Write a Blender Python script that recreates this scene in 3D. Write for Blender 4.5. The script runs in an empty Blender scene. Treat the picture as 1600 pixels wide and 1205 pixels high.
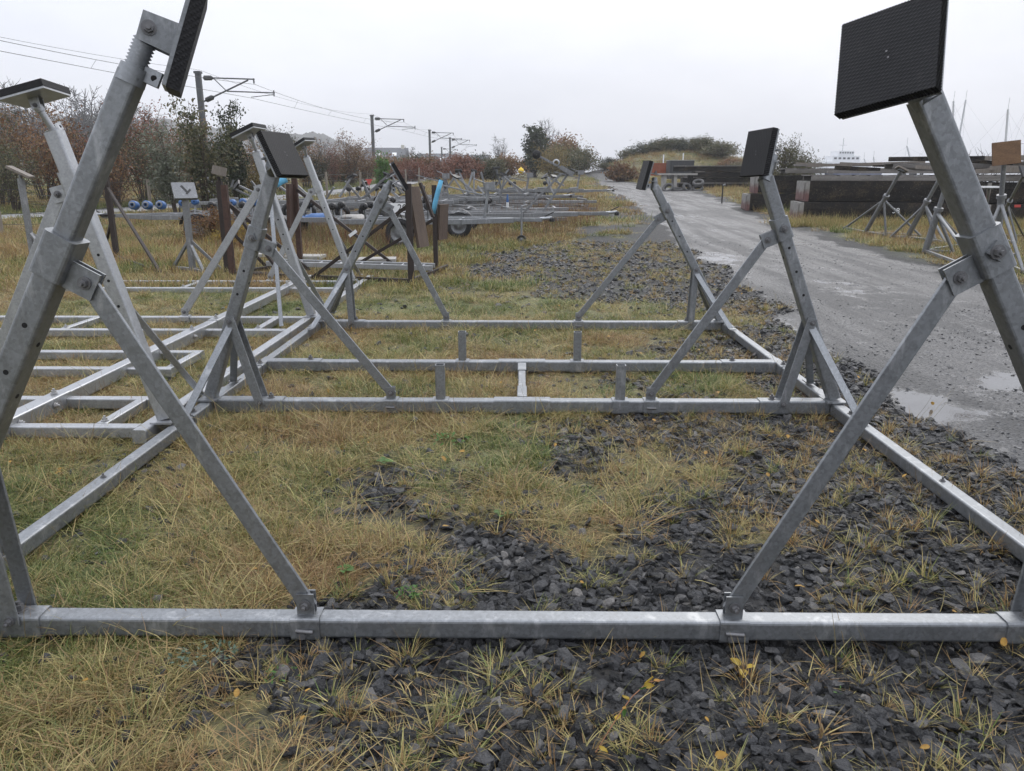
import bpy, math, random
import numpy as np
from mathutils import Vector, Matrix, Euler
rnd = random.Random(7); nr = np.random.default_rng(7)
S = bpy.context.scene
COL = S.collection

# ------------------------------------------------------------------ camera
F = 1200.0; CAMH = 1.55
PITCH = math.atan(330 / F); YAW = math.atan(14 / F)
cam_d = bpy.data.cameras.new('camera'); cam = bpy.data.objects.new('camera', cam_d); COL.objects.link(cam)
cam_d.sensor_width = 36; cam_d.lens = F / 1600 * 36; cam_d.clip_start = 0.05; cam_d.clip_end = 4000
cam.location = (0, 0, CAMH); cam.rotation_euler = (math.pi / 2 - PITCH, 0, YAW)
S.camera = cam

# ------------------------------------------------------------------ world: overcast sky
SUN_EL, SUN_AZ = math.radians(42), math.radians(22)
w = bpy.data.worlds.new('World'); S.world = w; w.use_nodes = True
nt = w.node_tree; nt.nodes.clear()
def wn(t, **k):
    n = nt.nodes.new(t)
    for a, b in k.items(): setattr(n, a, b)
    return n
out = wn('ShaderNodeOutputWorld'); bg = wn('ShaderNodeBackground'); nt.links.new(bg.outputs[0], out.inputs[0])
sky = wn('ShaderNodeTexSky', sky_type='NISHITA', sun_disc=False, sun_elevation=SUN_EL, sun_rotation=SUN_AZ)
sky.air_density = 1.0; sky.dust_density = 6.0; sky.ozone_density = 1.0
tc = wn('ShaderNodeTexCoord'); sep = wn('ShaderNodeSeparateXYZ'); nt.links.new(tc.outputs['Generated'], sep.inputs[0])
up = wn('ShaderNodeMath', operation='MAXIMUM'); nt.links.new(sep.outputs[2], up.inputs[0]); up.inputs[1].default_value = 0
cie = wn('ShaderNodeMath', operation='MULTIPLY_ADD'); nt.links.new(up.outputs[0], cie.inputs[0]); cie.inputs[1].default_value = 1.75; cie.inputs[2].default_value = 1.0
nz = wn('ShaderNodeTexNoise'); nz.inputs['Scale'].default_value = 2.6; nz.inputs['Detail'].default_value = 5; nz.inputs['Roughness'].default_value = .55
mp = wn('ShaderNodeMapping'); mp.inputs['Scale'].default_value = (1, 1, 2.6); nt.links.new(tc.outputs['Generated'], mp.inputs[0]); nt.links.new(mp.outputs[0], nz.inputs['Vector'])
cr = wn('ShaderNodeValToRGB'); nt.links.new(nz.outputs['Fac'], cr.inputs[0])
cr.color_ramp.elements[0].position = .3; cr.color_ramp.elements[0].color = (6.3, 6.55, 7.25, 1)
cr.color_ramp.elements[1].position = .7; cr.color_ramp.elements[1].color = (7.5, 7.7, 8.35, 1)
ml = wn('ShaderNodeVectorMath', operation='SCALE'); nt.links.new(cr.outputs[0], ml.inputs[0]); nt.links.new(cie.outputs[0], ml.inputs['Scale'])
mx = wn('ShaderNodeMix', data_type='RGBA'); mx.inputs['Factor'].default_value = .93
nt.links.new(sky.outputs[0], mx.inputs['A']); nt.links.new(ml.outputs[0], mx.inputs['B'])
nt.links.new(mx.outputs['Result'], bg.inputs['Color']); bg.inputs['Strength'].default_value = .107

# ------------------------------------------------------------------ sun, veiled by cloud
sl = bpy.data.lights.new('sun', 'SUN'); sl.energy = 1.0; sl.angle = math.radians(28); sl.color = (1, .97, .92)
so = bpy.data.objects.new('sun', sl); COL.objects.link(so); so.location = (0, 0, 60)
so.rotation_euler = Vector((-math.sin(SUN_AZ) * math.cos(SUN_EL), -math.cos(SUN_AZ) * math.cos(SUN_EL), -math.sin(SUN_EL))).to_track_quat('-Z', 'Y').to_euler()
S.view_settings.view_transform = 'Standard'; S.view_settings.look = 'None'
S.view_settings.exposure = 0.1; S.view_settings.gamma = 1.0; S.view_settings.use_curve_mapping = False
S.cycles.max_bounces = 4; S.cycles.diffuse_bounces = 2; S.cycles.glossy_bounces = 2; S.cycles.transparent_max_bounces = 8
S.cycles.transmission_bounces = 4; S.cycles.volume_bounces = 0; S.cycles.use_denoising = True
S.cycles.sample_clamp_indirect = 6; S.cycles.caustics_reflective = False; S.cycles.caustics_refractive = False

# ------------------------------------------------------------------ numbers
def vnoise(x, y, seed=0):
    x = np.asarray(x, float); y = np.asarray(y, float)
    xi = np.floor(x).astype(np.int64); yi = np.floor(y).astype(np.int64); fx = x - xi; fy = y - yi
    fx = fx * fx * (3 - 2 * fx); fy = fy * fy * (3 - 2 * fy)
    def h(a, b):
        n = (a * 374761393 + b * 668265263 + seed * 974634777) & 0x7fffffff
        n = ((n ^ (n >> 13)) * 1274126177) & 0x7fffffff
        return ((n ^ (n >> 16)) & 0xffff) / 65535.0
    return (h(xi, yi) * (1 - fx) + h(xi + 1, yi) * fx) * (1 - fy) + (h(xi, yi + 1) * (1 - fx) + h(xi + 1, yi + 1) * fx) * fy
def fbm(x, y, seed=0, o=4):
    s = 0; a = .5; x = np.asarray(x, float); y = np.asarray(y, float)
    for i in range(o): s = s + a * vnoise(x, y, seed + i); x = x * 2.03 + 7.1; y = y * 2.03 + 3.7; a *= .5
    return s / (1 - .5 ** o)
def sst(v, a, b):
    t = np.clip((np.asarray(v, float) - a) / (b - a), 0, 1); return t * t * (3 - 2 * t)
def zg(x, y):
    "height of the ground"
    x = np.asarray(x, float); y = np.asarray(y, float)
    d = np.clip(y, 0, 78) - 10
    z = .02 * (np.sqrt(d * d + 4) + d) / 2 - .006
    z = z + 2.3 * np.exp(-(((x - 16) / 7.5) ** 2 + ((y - 80) / 8) ** 2) ** 1.5)
    z = z + 1.3 * np.exp(-((x - 3.2) / 2.6) ** 2 - ((y - 88) / 6) ** 2)
    z = z - 3.6 * sst(x - .12 * y, 14, 24) * sst(y, 46, 62) - 3.0 * sst(x - .55 * y, 6, 18) * sst(y, 20, 40)
    z = z + .03 * (fbm(x * .9, y * .9, 5, 3) - .5) * sst(np.abs(x) + np.abs(y - 5) * .2, 3, 8)
    return np.maximum(z, -2.5)
def G1(x, y): return float(zg(x, y))
_cp, _sp, _cy, _sy = math.cos(PITCH), math.sin(PITCH), math.cos(YAW), math.sin(YAW)
FWD = Vector((-_sy * _cp, _cy * _cp, -_sp)); RGT = Vector((_cy, _sy, 0)); UPV = RGT.cross(FWD)
def at(px, py, Y=None, X=None, Z=None):
    "a point of the place from its bearing in the photograph and its distance"
    d = FWD * F + RGT * (px - 800) - UPV * (py - 602.5); c = Vector((0, 0, CAMH))
    if Y is not None: t = Y / d.y
    elif X is not None: t = X / d.x
    elif Z is not None: t = (Z - CAMH) / d.z
    else:
        lo, hi = 1e-4, .5
        for i in range(50):
            m = (lo + hi) / 2; p = c + d * m
            if p.z > G1(p.x, p.y): lo = m
            else: hi = m
        t = lo
    return c + d * t

# ------------------------------------------------------------------ materials
MATS = {}
class NT:
    def __init__(s, name):
        s.m = bpy.data.materials.new(name); s.m.use_nodes = True; s.t = s.m.node_tree
        s.b = s.t.nodes['Principled BSDF']; MATS[name] = s.m
    def n(s, t, **k):
        q = s.t.nodes.new(t)
        for a, v in k.items():
            if a in q.inputs.keys() if isinstance(a, str) else False: q.inputs[a].default_value = v
            else: setattr(q, a, v)
        return q
    def l(s, a, b): s.t.links.new(a, b)
    def co(s, kind='Object', scale=(1, 1, 1)):
        c = s.n('ShaderNodeTexCoord'); m = s.n('ShaderNodeMapping'); m.inputs['Scale'].default_value = scale
        s.l(c.outputs[kind], m.inputs[0]); return m.outputs[0]
    def noise(s, co, sc, det=4, rough=.55):
        q = s.n('ShaderNodeTexNoise'); q.inputs['Scale'].default_value = sc; q.inputs['Detail'].default_value = det; q.inputs['Roughness'].default_value = rough
        if co is not None: s.l(co, q.inputs['Vector'])
        return q.outputs['Fac']
    def vor(s, co, sc, feat='F1', out='Distance'):
        q = s.n('ShaderNodeTexVoronoi', feature=feat); q.inputs['Scale'].default_value = sc; s.l(co, q.inputs['Vector']); return q.outputs[out]
    def ramp(s, fac, stops):
        q = s.n('ShaderNodeValToRGB'); e = q.color_ramp.elements
        while len(e) < len(stops): e.new(.5)
        for i, (p, c) in enumerate(stops):
            e[i].position = p; c = c if isinstance(c, tuple) else (c, c, c); e[i].color = (*c, 1)
        s.l(fac, q.inputs[0]); return q.outputs[0]
    def mix(s, f, a, b, mode='MIX'):
        q = s.n('ShaderNodeMix', data_type='RGBA', blend_type=mode)
        for v, k in ((f, 'Factor'), (a, 'A'), (b, 'B')):
            i = [x for x in q.inputs if x.name == k and (x.type == 'RGBA' or k == 'Factor' and x.type == 'VALUE')][0]
            if isinstance(v, (int, float)): i.default_value = v if k == 'Factor' else (v, v, v, 1)
            elif isinstance(v, tuple): i.default_value = (*v, 1)
            else: s.l(v, i)
        return [o for o in q.outputs if o.type == 'RGBA'][0]
    def math(s, op, a, b=0):
        q = s.n('ShaderNodeMath', operation=op)
        for i, v in enumerate((a, b)):
            if isinstance(v, (int, float)): q.inputs[i].default_value = v
            else: s.l(v, q.inputs[i])
        return q.outputs[0]
    def set(s, **k):
        for a, v in k.items():
            i = s.b.inputs[a.replace('_', ' ')]
            if isinstance(v, tuple): i.default_value = (*v, 1)
            elif isinstance(v, (int, float)): i.default_value = v
            else: s.l(v, i)
        return s
    def bump(s, h, st=.3, dist=.01):
        q = s.n('ShaderNodeBump'); q.inputs['Strength'].default_value = st; q.inputs['Distance'].default_value = dist
        s.l(h, q.inputs['Height']); s.l(q.outputs[0], s.b.inputs['Normal']); return s

def m_galv(name, lo, hi, met=.45, rough=(.34, .56), tint=(.97, 1, 1.03)):
    q = NT(name); co = q.co('Object'); a = q.vor(co, 95, out='Color'); b = q.noise(co, 26, 6, .7); c = q.noise(co, 2.3, 4); d = q.noise(co, 160, 2)
    v = q.mix(.3, q.mix(.62, c, b), a)
    v2 = q.mix(.12, v, d)
    col = q.ramp(v2, [(.3, tuple(lo * t for t in tint)), (.5, tuple((lo + hi) / 2 * t for t in tint)), (.7, tuple(hi * t for t in tint))])
    # pale zinc bloom and brown water marks
    bl = q.ramp(q.noise(q.co('Object', (1, 1, .3)), 14, 6, .7), [(.55, 0.0), (.66, 1.0)])
    col = q.mix(q.math('MULTIPLY', bl, .3), col, (.55, .56, .57))
    br = q.ramp(q.noise(q.co('Object', (3, 3, .6)), 5, 6, .75), [(.56, 0.0), (.7, 1.0)])
    col = q.mix(q.math('MULTIPLY', br, .16), col, (.13, .105, .08))
    rg = q.ramp(v, [(.3, rough[0]), (.7, rough[1])])
    q.set(Base_Color=col, Metallic=met, Roughness=rg); q.bump(q.mix(.5, d, b), .2, .002); return q.m
m_galv('galvanised_weathered', .165, .285, .7, (.38, .54), (.95, 1, 1.05))
m_galv('galvanised_new', .28, .42, .66, (.28, .48), (.97, 1, 1.04))
m_galv('galvanised_dull', .12, .26, .5, (.4, .7))
def simple(name, c, rough=.6, met=0, var=.25, sc=8, bump=.15, bd=.004, spec=.5):
    q = NT(name); co = q.co('Object'); n = q.noise(co, sc, 6, .65); n2 = q.noise(co, sc * 7, 3)
    f = q.mix(.35, n, n2)
    col = q.ramp(f, [(.25, tuple(x * (1 - var) for x in c)), (.75, tuple(min(1, x * (1 + var)) for x in c))])
    q.set(Base_Color=col, Roughness=rough, Metallic=met, Specular_IOR_Level=spec)
    if bump: q.bump(f, bump, bd)
    return q.m
def m_rubber():
    q = NT('rubber_black'); co = q.co('Object'); n = q.noise(co, 9, 6, .7); n2 = q.noise(co, 90, 3); wv = [q.n('ShaderNodeTexWave', wave_type='BANDS', bands_direction='DIAGONAL') for _ in (0, 1)]
    q.l(co, wv[0].inputs['Vector']); q.l(q.co('Object', (-1, 1, 1)), wv[1].inputs['Vector'])
    for x in wv: x.inputs['Scale'].default_value = 42
    g = q.math('MULTIPLY', wv[0].outputs['Fac'], wv[1].outputs['Fac'])
    q.set(Base_Color=q.ramp(q.mix(.4, n, n2), [(.3, (.008, .008, .0095)), (.6, (.016, .016, .0175)), (.8, (.035, .034, .033))]), Roughness=.6, Specular_IOR_Level=.22); q.bump(q.mix(.3, g, n2), .5, .003)
m_rubber()
simple('hole_dark', (.004, .004, .004), .9)
simple('steel_bolt', (.16, .16, .165), .5, .6, .3, 40)
simple('zinc_bolt', (.42, .42, .42), .4, .7, .2, 40)
simple('rust_steel', (.052, .026, .018), .75, .1, .6, 14, .5, .004)
simple('rust_dark', (.024, .016, .013), .7, .1, .5, 14, .5, .004)
simple('foam_blue', (.1, .33, .5), .8, 0, .5, 12, .5, .01)
simple('tyre', (.016, .016, .017), .75, 0, .4, 20)
simple('tyre_pale', (.07, .069, .068), .85, 0, .35, 10)
simple('roller_blue', (.03, .1, .26), .45, 0, .3, 10)
simple('white_paint', (.68, .69, .7), .45, 0, .12, 6)
simple('white_plastic', (.75, .75, .75), .4, 0, .1, 6)
simple('black_plastic', (.012, .012, .013), .45, 0, .3, 12)
simple('red_paint', (.42, .05, .04), .5, 0, .25, 10)
simple('orange_paint', (.26, .07, .03), .6, 0, .35, 4)
simple('blue_paint', (.05, .11, .27), .55, 0, .3, 6)
simple('yellow_paint', (.7, .48, .03), .5, 0, .2, 10)
simple('concrete', (.3, .29, .27), .85, 0, .3, 5, .4, .01)
simple('dark_box', (.028, .03, .034), .6, 0, .4, 3)
simple('mast_steel', (.07, .073, .08), .6, .2, .3, 3)
simple('wire', (.05, .052, .056), .6, .3, .2, 3)
simple('slate_roof', (.1, .105, .115), .7, 0, .3, 2)
simple('harling', (.5, .48, .44), .9, 0, .15, 2)
simple('window_glass', (.03, .035, .04), .12, 0, .2, 2, 0)
simple('alloy_mast', (.5, .51, .53), .4, .3, .15, 2)
simple('hull_white', (.72, .73, .75), .3, 0, .08, 1, 0)
simple('hull_blue', (.05, .07, .14), .3, 0, .2, 1, 0)
simple('path_tarmac', (.2, .2, .205), .6, 0, .2, 2, .2, .01)
simple('hill_haze', (.06, .06, .052), .95, 0, .6, .12, 0)
simple('ink_black', (.015, .015, .015), .6, 0, .2, 5, 0)
simple('copper_rust', (.25, .12, .06), .8, 0, .4, 10)

def m_wood(name, a, b, sc=(1, 1, 1), rough=.8):
    q = NT(name); co = q.co('Object', sc); n = q.noise(co, 3, 6, .7); n2 = q.noise(q.co('Object', tuple(x * 6 for x in sc)), 5, 4)
    f = q.mix(.5, n, n2); q.set(Base_Color=q.ramp(f, [(.3, a), (.7, b)]), Roughness=rough); q.bump(f, .5, .006); return q.m
m_wood('timber_grey', (.09, .078, .066), (.24, .21, .18), (8, 8, .8))
m_wood('timber_pad', (.05, .034, .026), (.14, .1, .075), (10, 10, .6))
m_wood('timber_post', (.13, .11, .09), (.27, .235, .19), (6, 6, .8))
m_wood('plywood_brown', (.07, .036, .018), (.19, .11, .055), (1.2, 5, 5))
m_wood('deck_plank', (.05, .046, .042), (.25, .235, .22), (.7, 6, 6))
def m_float():
    q = NT('float_black'); co = q.co('Object'); n = q.noise(co, 2.2, 7, .75); n2 = q.noise(co, 24, 4, .7); v = q.vor(co, 9)
    f = q.mix(.4, n, n2)
    col = q.ramp(f, [(.34, (.004, .004, .004)), (.5, (.012, .011, .01)), (.6, (.045, .034, .022)), (.72, (.12, .1, .075)), (.82, (.2, .18, .15))])
    sp = q.ramp(q.noise(co, 60, 2), [(.69, 0.0), (.73, 1.0)])
    q.set(Base_Color=q.mix(sp, col, (.3, .28, .24)), Roughness=.85, Specular_IOR_Level=.2); q.bump(f, .8, .03); return q.m
m_float()
def m_endcap():
    q = NT('endcap_grey_red'); co = q.co('Object'); s = q.n('ShaderNodeSeparateXYZ'); q.l(co, s.inputs[0]); n = q.noise(co, 5, 6, .7)
    h = q.math('ADD', s.outputs[2], q.math('MULTIPLY', n, .3))
    f = q.ramp(h, [(.34, 1.0), (.5, 0.0)])
    g = q.ramp(n, [(.3, (.13, .125, .115)), (.7, (.29, .28, .26))]); r = q.ramp(n, [(.3, (.075, .035, .032)), (.7, (.17, .09, .08))])
    q.set(Base_Color=q.mix(f, g, r), Roughness=.8); q.bump(n, .5, .01); return q.m
m_endcap()
def m_leaf(name, cols, rough=.55, trans=.25):
    q = NT(name); g = q.n('ShaderNodeNewGeometry'); o = q.n('ShaderNodeObjectInfo')
    n = q.noise(q.co('Object'), 1.3, 3)
    f = q.math('ADD', q.math('MULTIPLY', g.outputs['Random Per Island'], .6), q.math('MULTIPLY', n, .4))
    st = [((i + .5) / len(cols), c) for i, c in enumerate(cols)]
    c = q.ramp(f, st); hv = q.n('ShaderNodeHueSaturation'); q.l(c, hv.inputs['Color'])
    q.l(q.math('ADD', .82, q.math('MULTIPLY', o.outputs['Random'], .36)), hv.inputs['Value'])
    q.set(Base_Color=hv.outputs[0], Roughness=rough, Specular_IOR_Level=.3)
    tr = q.n('ShaderNodeBsdfTranslucent'); q.l(hv.outputs[0], tr.inputs[0]); ms = q.n('ShaderNodeMixShader'); ms.inputs[0].default_value = trans
    q.l(q.b.outputs[0], ms.inputs[1]); q.l(tr.outputs[0], ms.inputs[2]); q.l(ms.outputs[0], q.t.nodes['Material Output'].inputs['Surface']); return q.m
m_leaf('leaf_russet', [(.075, .042, .024), (.14, .075, .036), (.2, .095, .045), (.22, .14, .06), (.09, .08, .04)])
m_leaf('leaf_red', [(.1, .045, .032), (.17, .065, .042), (.2, .085, .05), (.13, .08, .045)])
m_leaf('leaf_olive', [(.035, .042, .022), (.055, .065, .03), (.08, .085, .04), (.13, .11, .05), (.2, .2, .14)])
m_leaf('leaf_dark', [(.014, .022, .012), (.024, .034, .016), (.035, .045, .02), (.05, .055, .026)])
m_leaf('leaf_gorse', [(.045, .055, .025), (.075, .082, .036), (.11, .1, .045), (.14, .11, .055)])
m_leaf('leaf_willow', [(.12, .09, .025), (.18, .13, .035), (.22, .16, .05), (.1, .09, .03)])
m_leaf('leaf_silver', [(.1, .12, .08), (.15, .17, .12), (.2, .21, .16), (.09, .09, .055)])
m_leaf('leaf_glaucous', [(.06, .095, .06), (.09, .13, .085), (.13, .18, .13), (.05, .07, .04)])
m_leaf('leaf_yellow', [(.3, .2, .03), (.4, .28, .04), (.25, .2, .05)])
m_leaf('leaf_green', [(.05, .11, .025), (.07, .15, .035), (.1, .18, .04)])
m_leaf('fallen_leaf', [(.22, .08, .025), (.3, .13, .03), (.4, .24, .05), (.16, .06, .03), (.28, .22, .12)])
simple('bark_brown', (.06, .045, .035), .9, 0, .4, 6, .4, .01)
simple('bark_grey', (.085, .08, .078), .9, 0, .3, 6, .4, .01)
simple('bark_far', (.075, .072, .072), .95, 0, .25, 1, 0)

def m_blade(name, green, straw, brown):
    q = NT(name); a = q.n('ShaderNodeAttribute', attribute_type='INSTANCER', attribute_name='tint'); g = q.n('ShaderNodeNewGeometry')
    f = q.math('ADD', a.outputs['Fac'], q.math('MULTIPLY', q.math('SUBTRACT', g.outputs['Random Per Island'], .5), .62))
    c = q.ramp(f, [(.05, green), (.38, tuple((x + y) / 2 for x, y in zip(green, straw))), (.62, straw), (.95, brown)])
    wn_ = q.n('ShaderNodeTexWhiteNoise', noise_dimensions='1D'); q.l(g.outputs['Random Per Island'], wn_.inputs['W'])
    hv = q.n('ShaderNodeHueSaturation'); q.l(c, hv.inputs['Color']); q.l(q.math('ADD', .45, q.math('MULTIPLY', wn_.outputs['Value'], 1.05)), hv.inputs['Value']); c = hv.outputs[0]
    q.set(Base_Color=c, Roughness=.5, Specular_IOR_Level=.4)
    tr = q.n('ShaderNodeBsdfTranslucent'); q.l(c, tr.inputs[0]); ms = q.n('ShaderNodeMixShader'); ms.inputs[0].default_value = .3
    q.l(q.b.outputs[0], ms.inputs[1]); q.l(tr.outputs[0], ms.inputs[2]); q.l(ms.outputs[0], q.t.nodes['Material Output'].inputs['Surface']); return q.m
m_blade('grass_blade', (.092, .135, .03), (.385, .32, .135), (.26, .165, .075))
m_blade('dock_stem', (.13, .11, .045), (.19, .115, .06), (.13, .05, .03))
def m_stone():
    q = NT('slate_chip'); o = q.n('ShaderNodeObjectInfo'); co = q.co('Object'); n = q.noise(co, 1.6, 6, .7)
    a = q.ramp(o.outputs['Random'], [(0, (.007, .0074, .0082)), (.4, (.02, .021, .023)), (.8, (.05, .051, .055)), (.95, (.1, .098, .096)), (1, (.17, .16, .15))])
    q.set(Base_Color=q.mix(.4, a, q.mix(1, a, q.ramp(n, [(.3, .35), (.7, 1.6)]), 'MULTIPLY')), Roughness=q.ramp(n, [(.3, .24), (.7, .5)]), Specular_IOR_Level=.5); q.bump(n, .6, .15); return q.m
m_stone()
def m_chip():
    q = NT('road_chip'); o = q.n('ShaderNodeObjectInfo'); n = q.noise(q.co('Object'), 2, 5, .7)
    a = q.ramp(o.outputs['Random'], [(0, (.02, .021, .023)), (.5, (.06, .061, .064)), (1, (.15, .149, .147))])
    q.set(Base_Color=q.mix(.4, a, q.mix(1, a, q.ramp(n, [(.3, .4), (.7, 1.6)]), 'MULTIPLY')), Roughness=.5); return q.m
m_chip()
def m_ground():
    q = NT('ground_mix'); co = q.co('Object'); a = q.n('ShaderNodeAttribute', attribute_name='cover'); sp = q.n('ShaderNodeSeparateColor'); q.l(a.outputs['Color'], sp.inputs[0])
    n1 = q.noise(co, 1.1, 6, .65); n2 = q.noise(co, 11, 6, .7); n3 = q.noise(co, 60, 4, .7); n4 = q.noise(co, .16, 4)
    v = q.vor(co, 26); vc = q.vor(co, 26, out='Color')
    grass = q.ramp(q.mix(.45, q.mix(.5, n1, n2), n3), [(.32, (.016, .014, .008)), (.46, (.075, .07, .026)), (.58, (.17, .145, .055)), (.7, (.25, .19, .085))])
    gv = q.mix(1, q.ramp(vc, [(.1, (.01, .0105, .0115)), (.6, (.024, .025, .027)), (.95, (.06, .061, .063))]), q.ramp(v, [(0, 1.1), (.55, .25)]), 'MULTIPLY')
    gv = q.mix(q.ramp(n2, [(.5, 0.0), (.7, .5)]), gv, (.06, .05, .035))
    e = q.math('ADD', sp.outputs[0], q.math('MULTIPLY', q.math('SUBTRACT', n2, .5), .9))
    col = q.mix(q.ramp(e, [(.4, 0.0), (.62, 1.0)]), gv, grass)
    # the road: crushed stone pressed into a wet grey crust, water standing where 'wet' says so
    r1 = q.noise(co, 2.2, 7, .7); r2 = q.vor(co, 48); rs = q.vor(co, 48, out='Color'); r3 = q.noise(q.co('Object', (1.8, .2, 1)), 1.3, 6, .62); r4 = q.noise(co, 26, 5, .75)
    road = q.ramp(q.mix(.5, q.mix(.25, r1, r3), r4), [(.36, (.009, .0092, .01)), (.5, (.023, .0235, .025)), (.64, (.055, .055, .057))])
    road = q.mix(.8, road, q.mix(1, road, q.ramp(rs, [(.15, .3), (.5, .85), (.9, 2.0)]), 'MULTIPLY'))
    rm = q.ramp(q.math('ADD', sp.outputs[1], q.math('MULTIPLY', q.math('SUBTRACT', q.mix(.5, n2, r4), .5), .9)), [(.36, 0.0), (.64, 1.0)])
    wa = q.n('ShaderNodeAttribute', attribute_name='wet')
    ws = q.math('ADD', wa.outputs['Fac'], q.math('MULTIPLY', q.math('SUBTRACT', q.mix(.5, r1, r4), .5), 1.1))
    ws = q.math('ADD', ws, q.math('MULTIPLY', q.ramp(q.mix(.35, r1, r3), [(.46, 0.0), (.6, 1.0)]), .4))
    wet = q.math('MULTIPLY', q.ramp(ws, [(.34, 0.0), (.52, 1.0)]), rm)
    road = q.mix(q.math('MULTIPLY', wet, .7), road, (.09, .089, .088))
    col = q.mix(rm, col, road)
    col = q.mix(q.math('MULTIPLY', sp.outputs[2], .7), col, (.09, .12, .03))
    rg = q.mix(rm, .78, q.mix(wet, q.ramp(r3, [(.42, .6), (.6, .42)]), .07))
    q.set(Base_Color=col, Roughness=rg)
    h = q.mix(rm, q.mix(.5, n3, q.ramp(v, [(0, 1.0), (.6, 0.0)])), q.mix(.3, q.mix(.5, r4, q.ramp(r2, [(0, 1.0), (.6, 0.0)])), r1))
    h = q.mix(q.math('MULTIPLY', wet, .97), h, .5); q.bump(h, .9, .03); return q.m
m_ground()
def m_puddle():
    q = NT('puddle_water'); n = q.noise(q.co('Object'), 3, 4); q.set(Base_Color=q.ramp(n, [(.3, (.07, .07, .073)), (.7, (.14, .137, .133))]), Roughness=.06, IOR=1.33); q.bump(q.noise(q.co('Object'), 30, 2), .03, .004)
m_puddle()
def m_water():
    q = NT('sea_water'); q.set(Base_Color=(.06, .075, .08), Roughness=.12); q.bump(q.noise(q.co('Object', (1, .3, 1)), 1.5, 4), .3, .1)
m_water()
def M(n): return MATS[n]

ORD = ['leftmost', 'second', 'third', 'fourth', 'fifth', 'sixth', 'seventh', 'eighth', 'ninth', 'tenth', 'eleventh', 'twelfth', 'thirteenth', 'fourteenth', 'fifteenth', 'sixteenth', 'seventeenth', 'eighteenth', 'nineteenth', 'twentieth']
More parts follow.
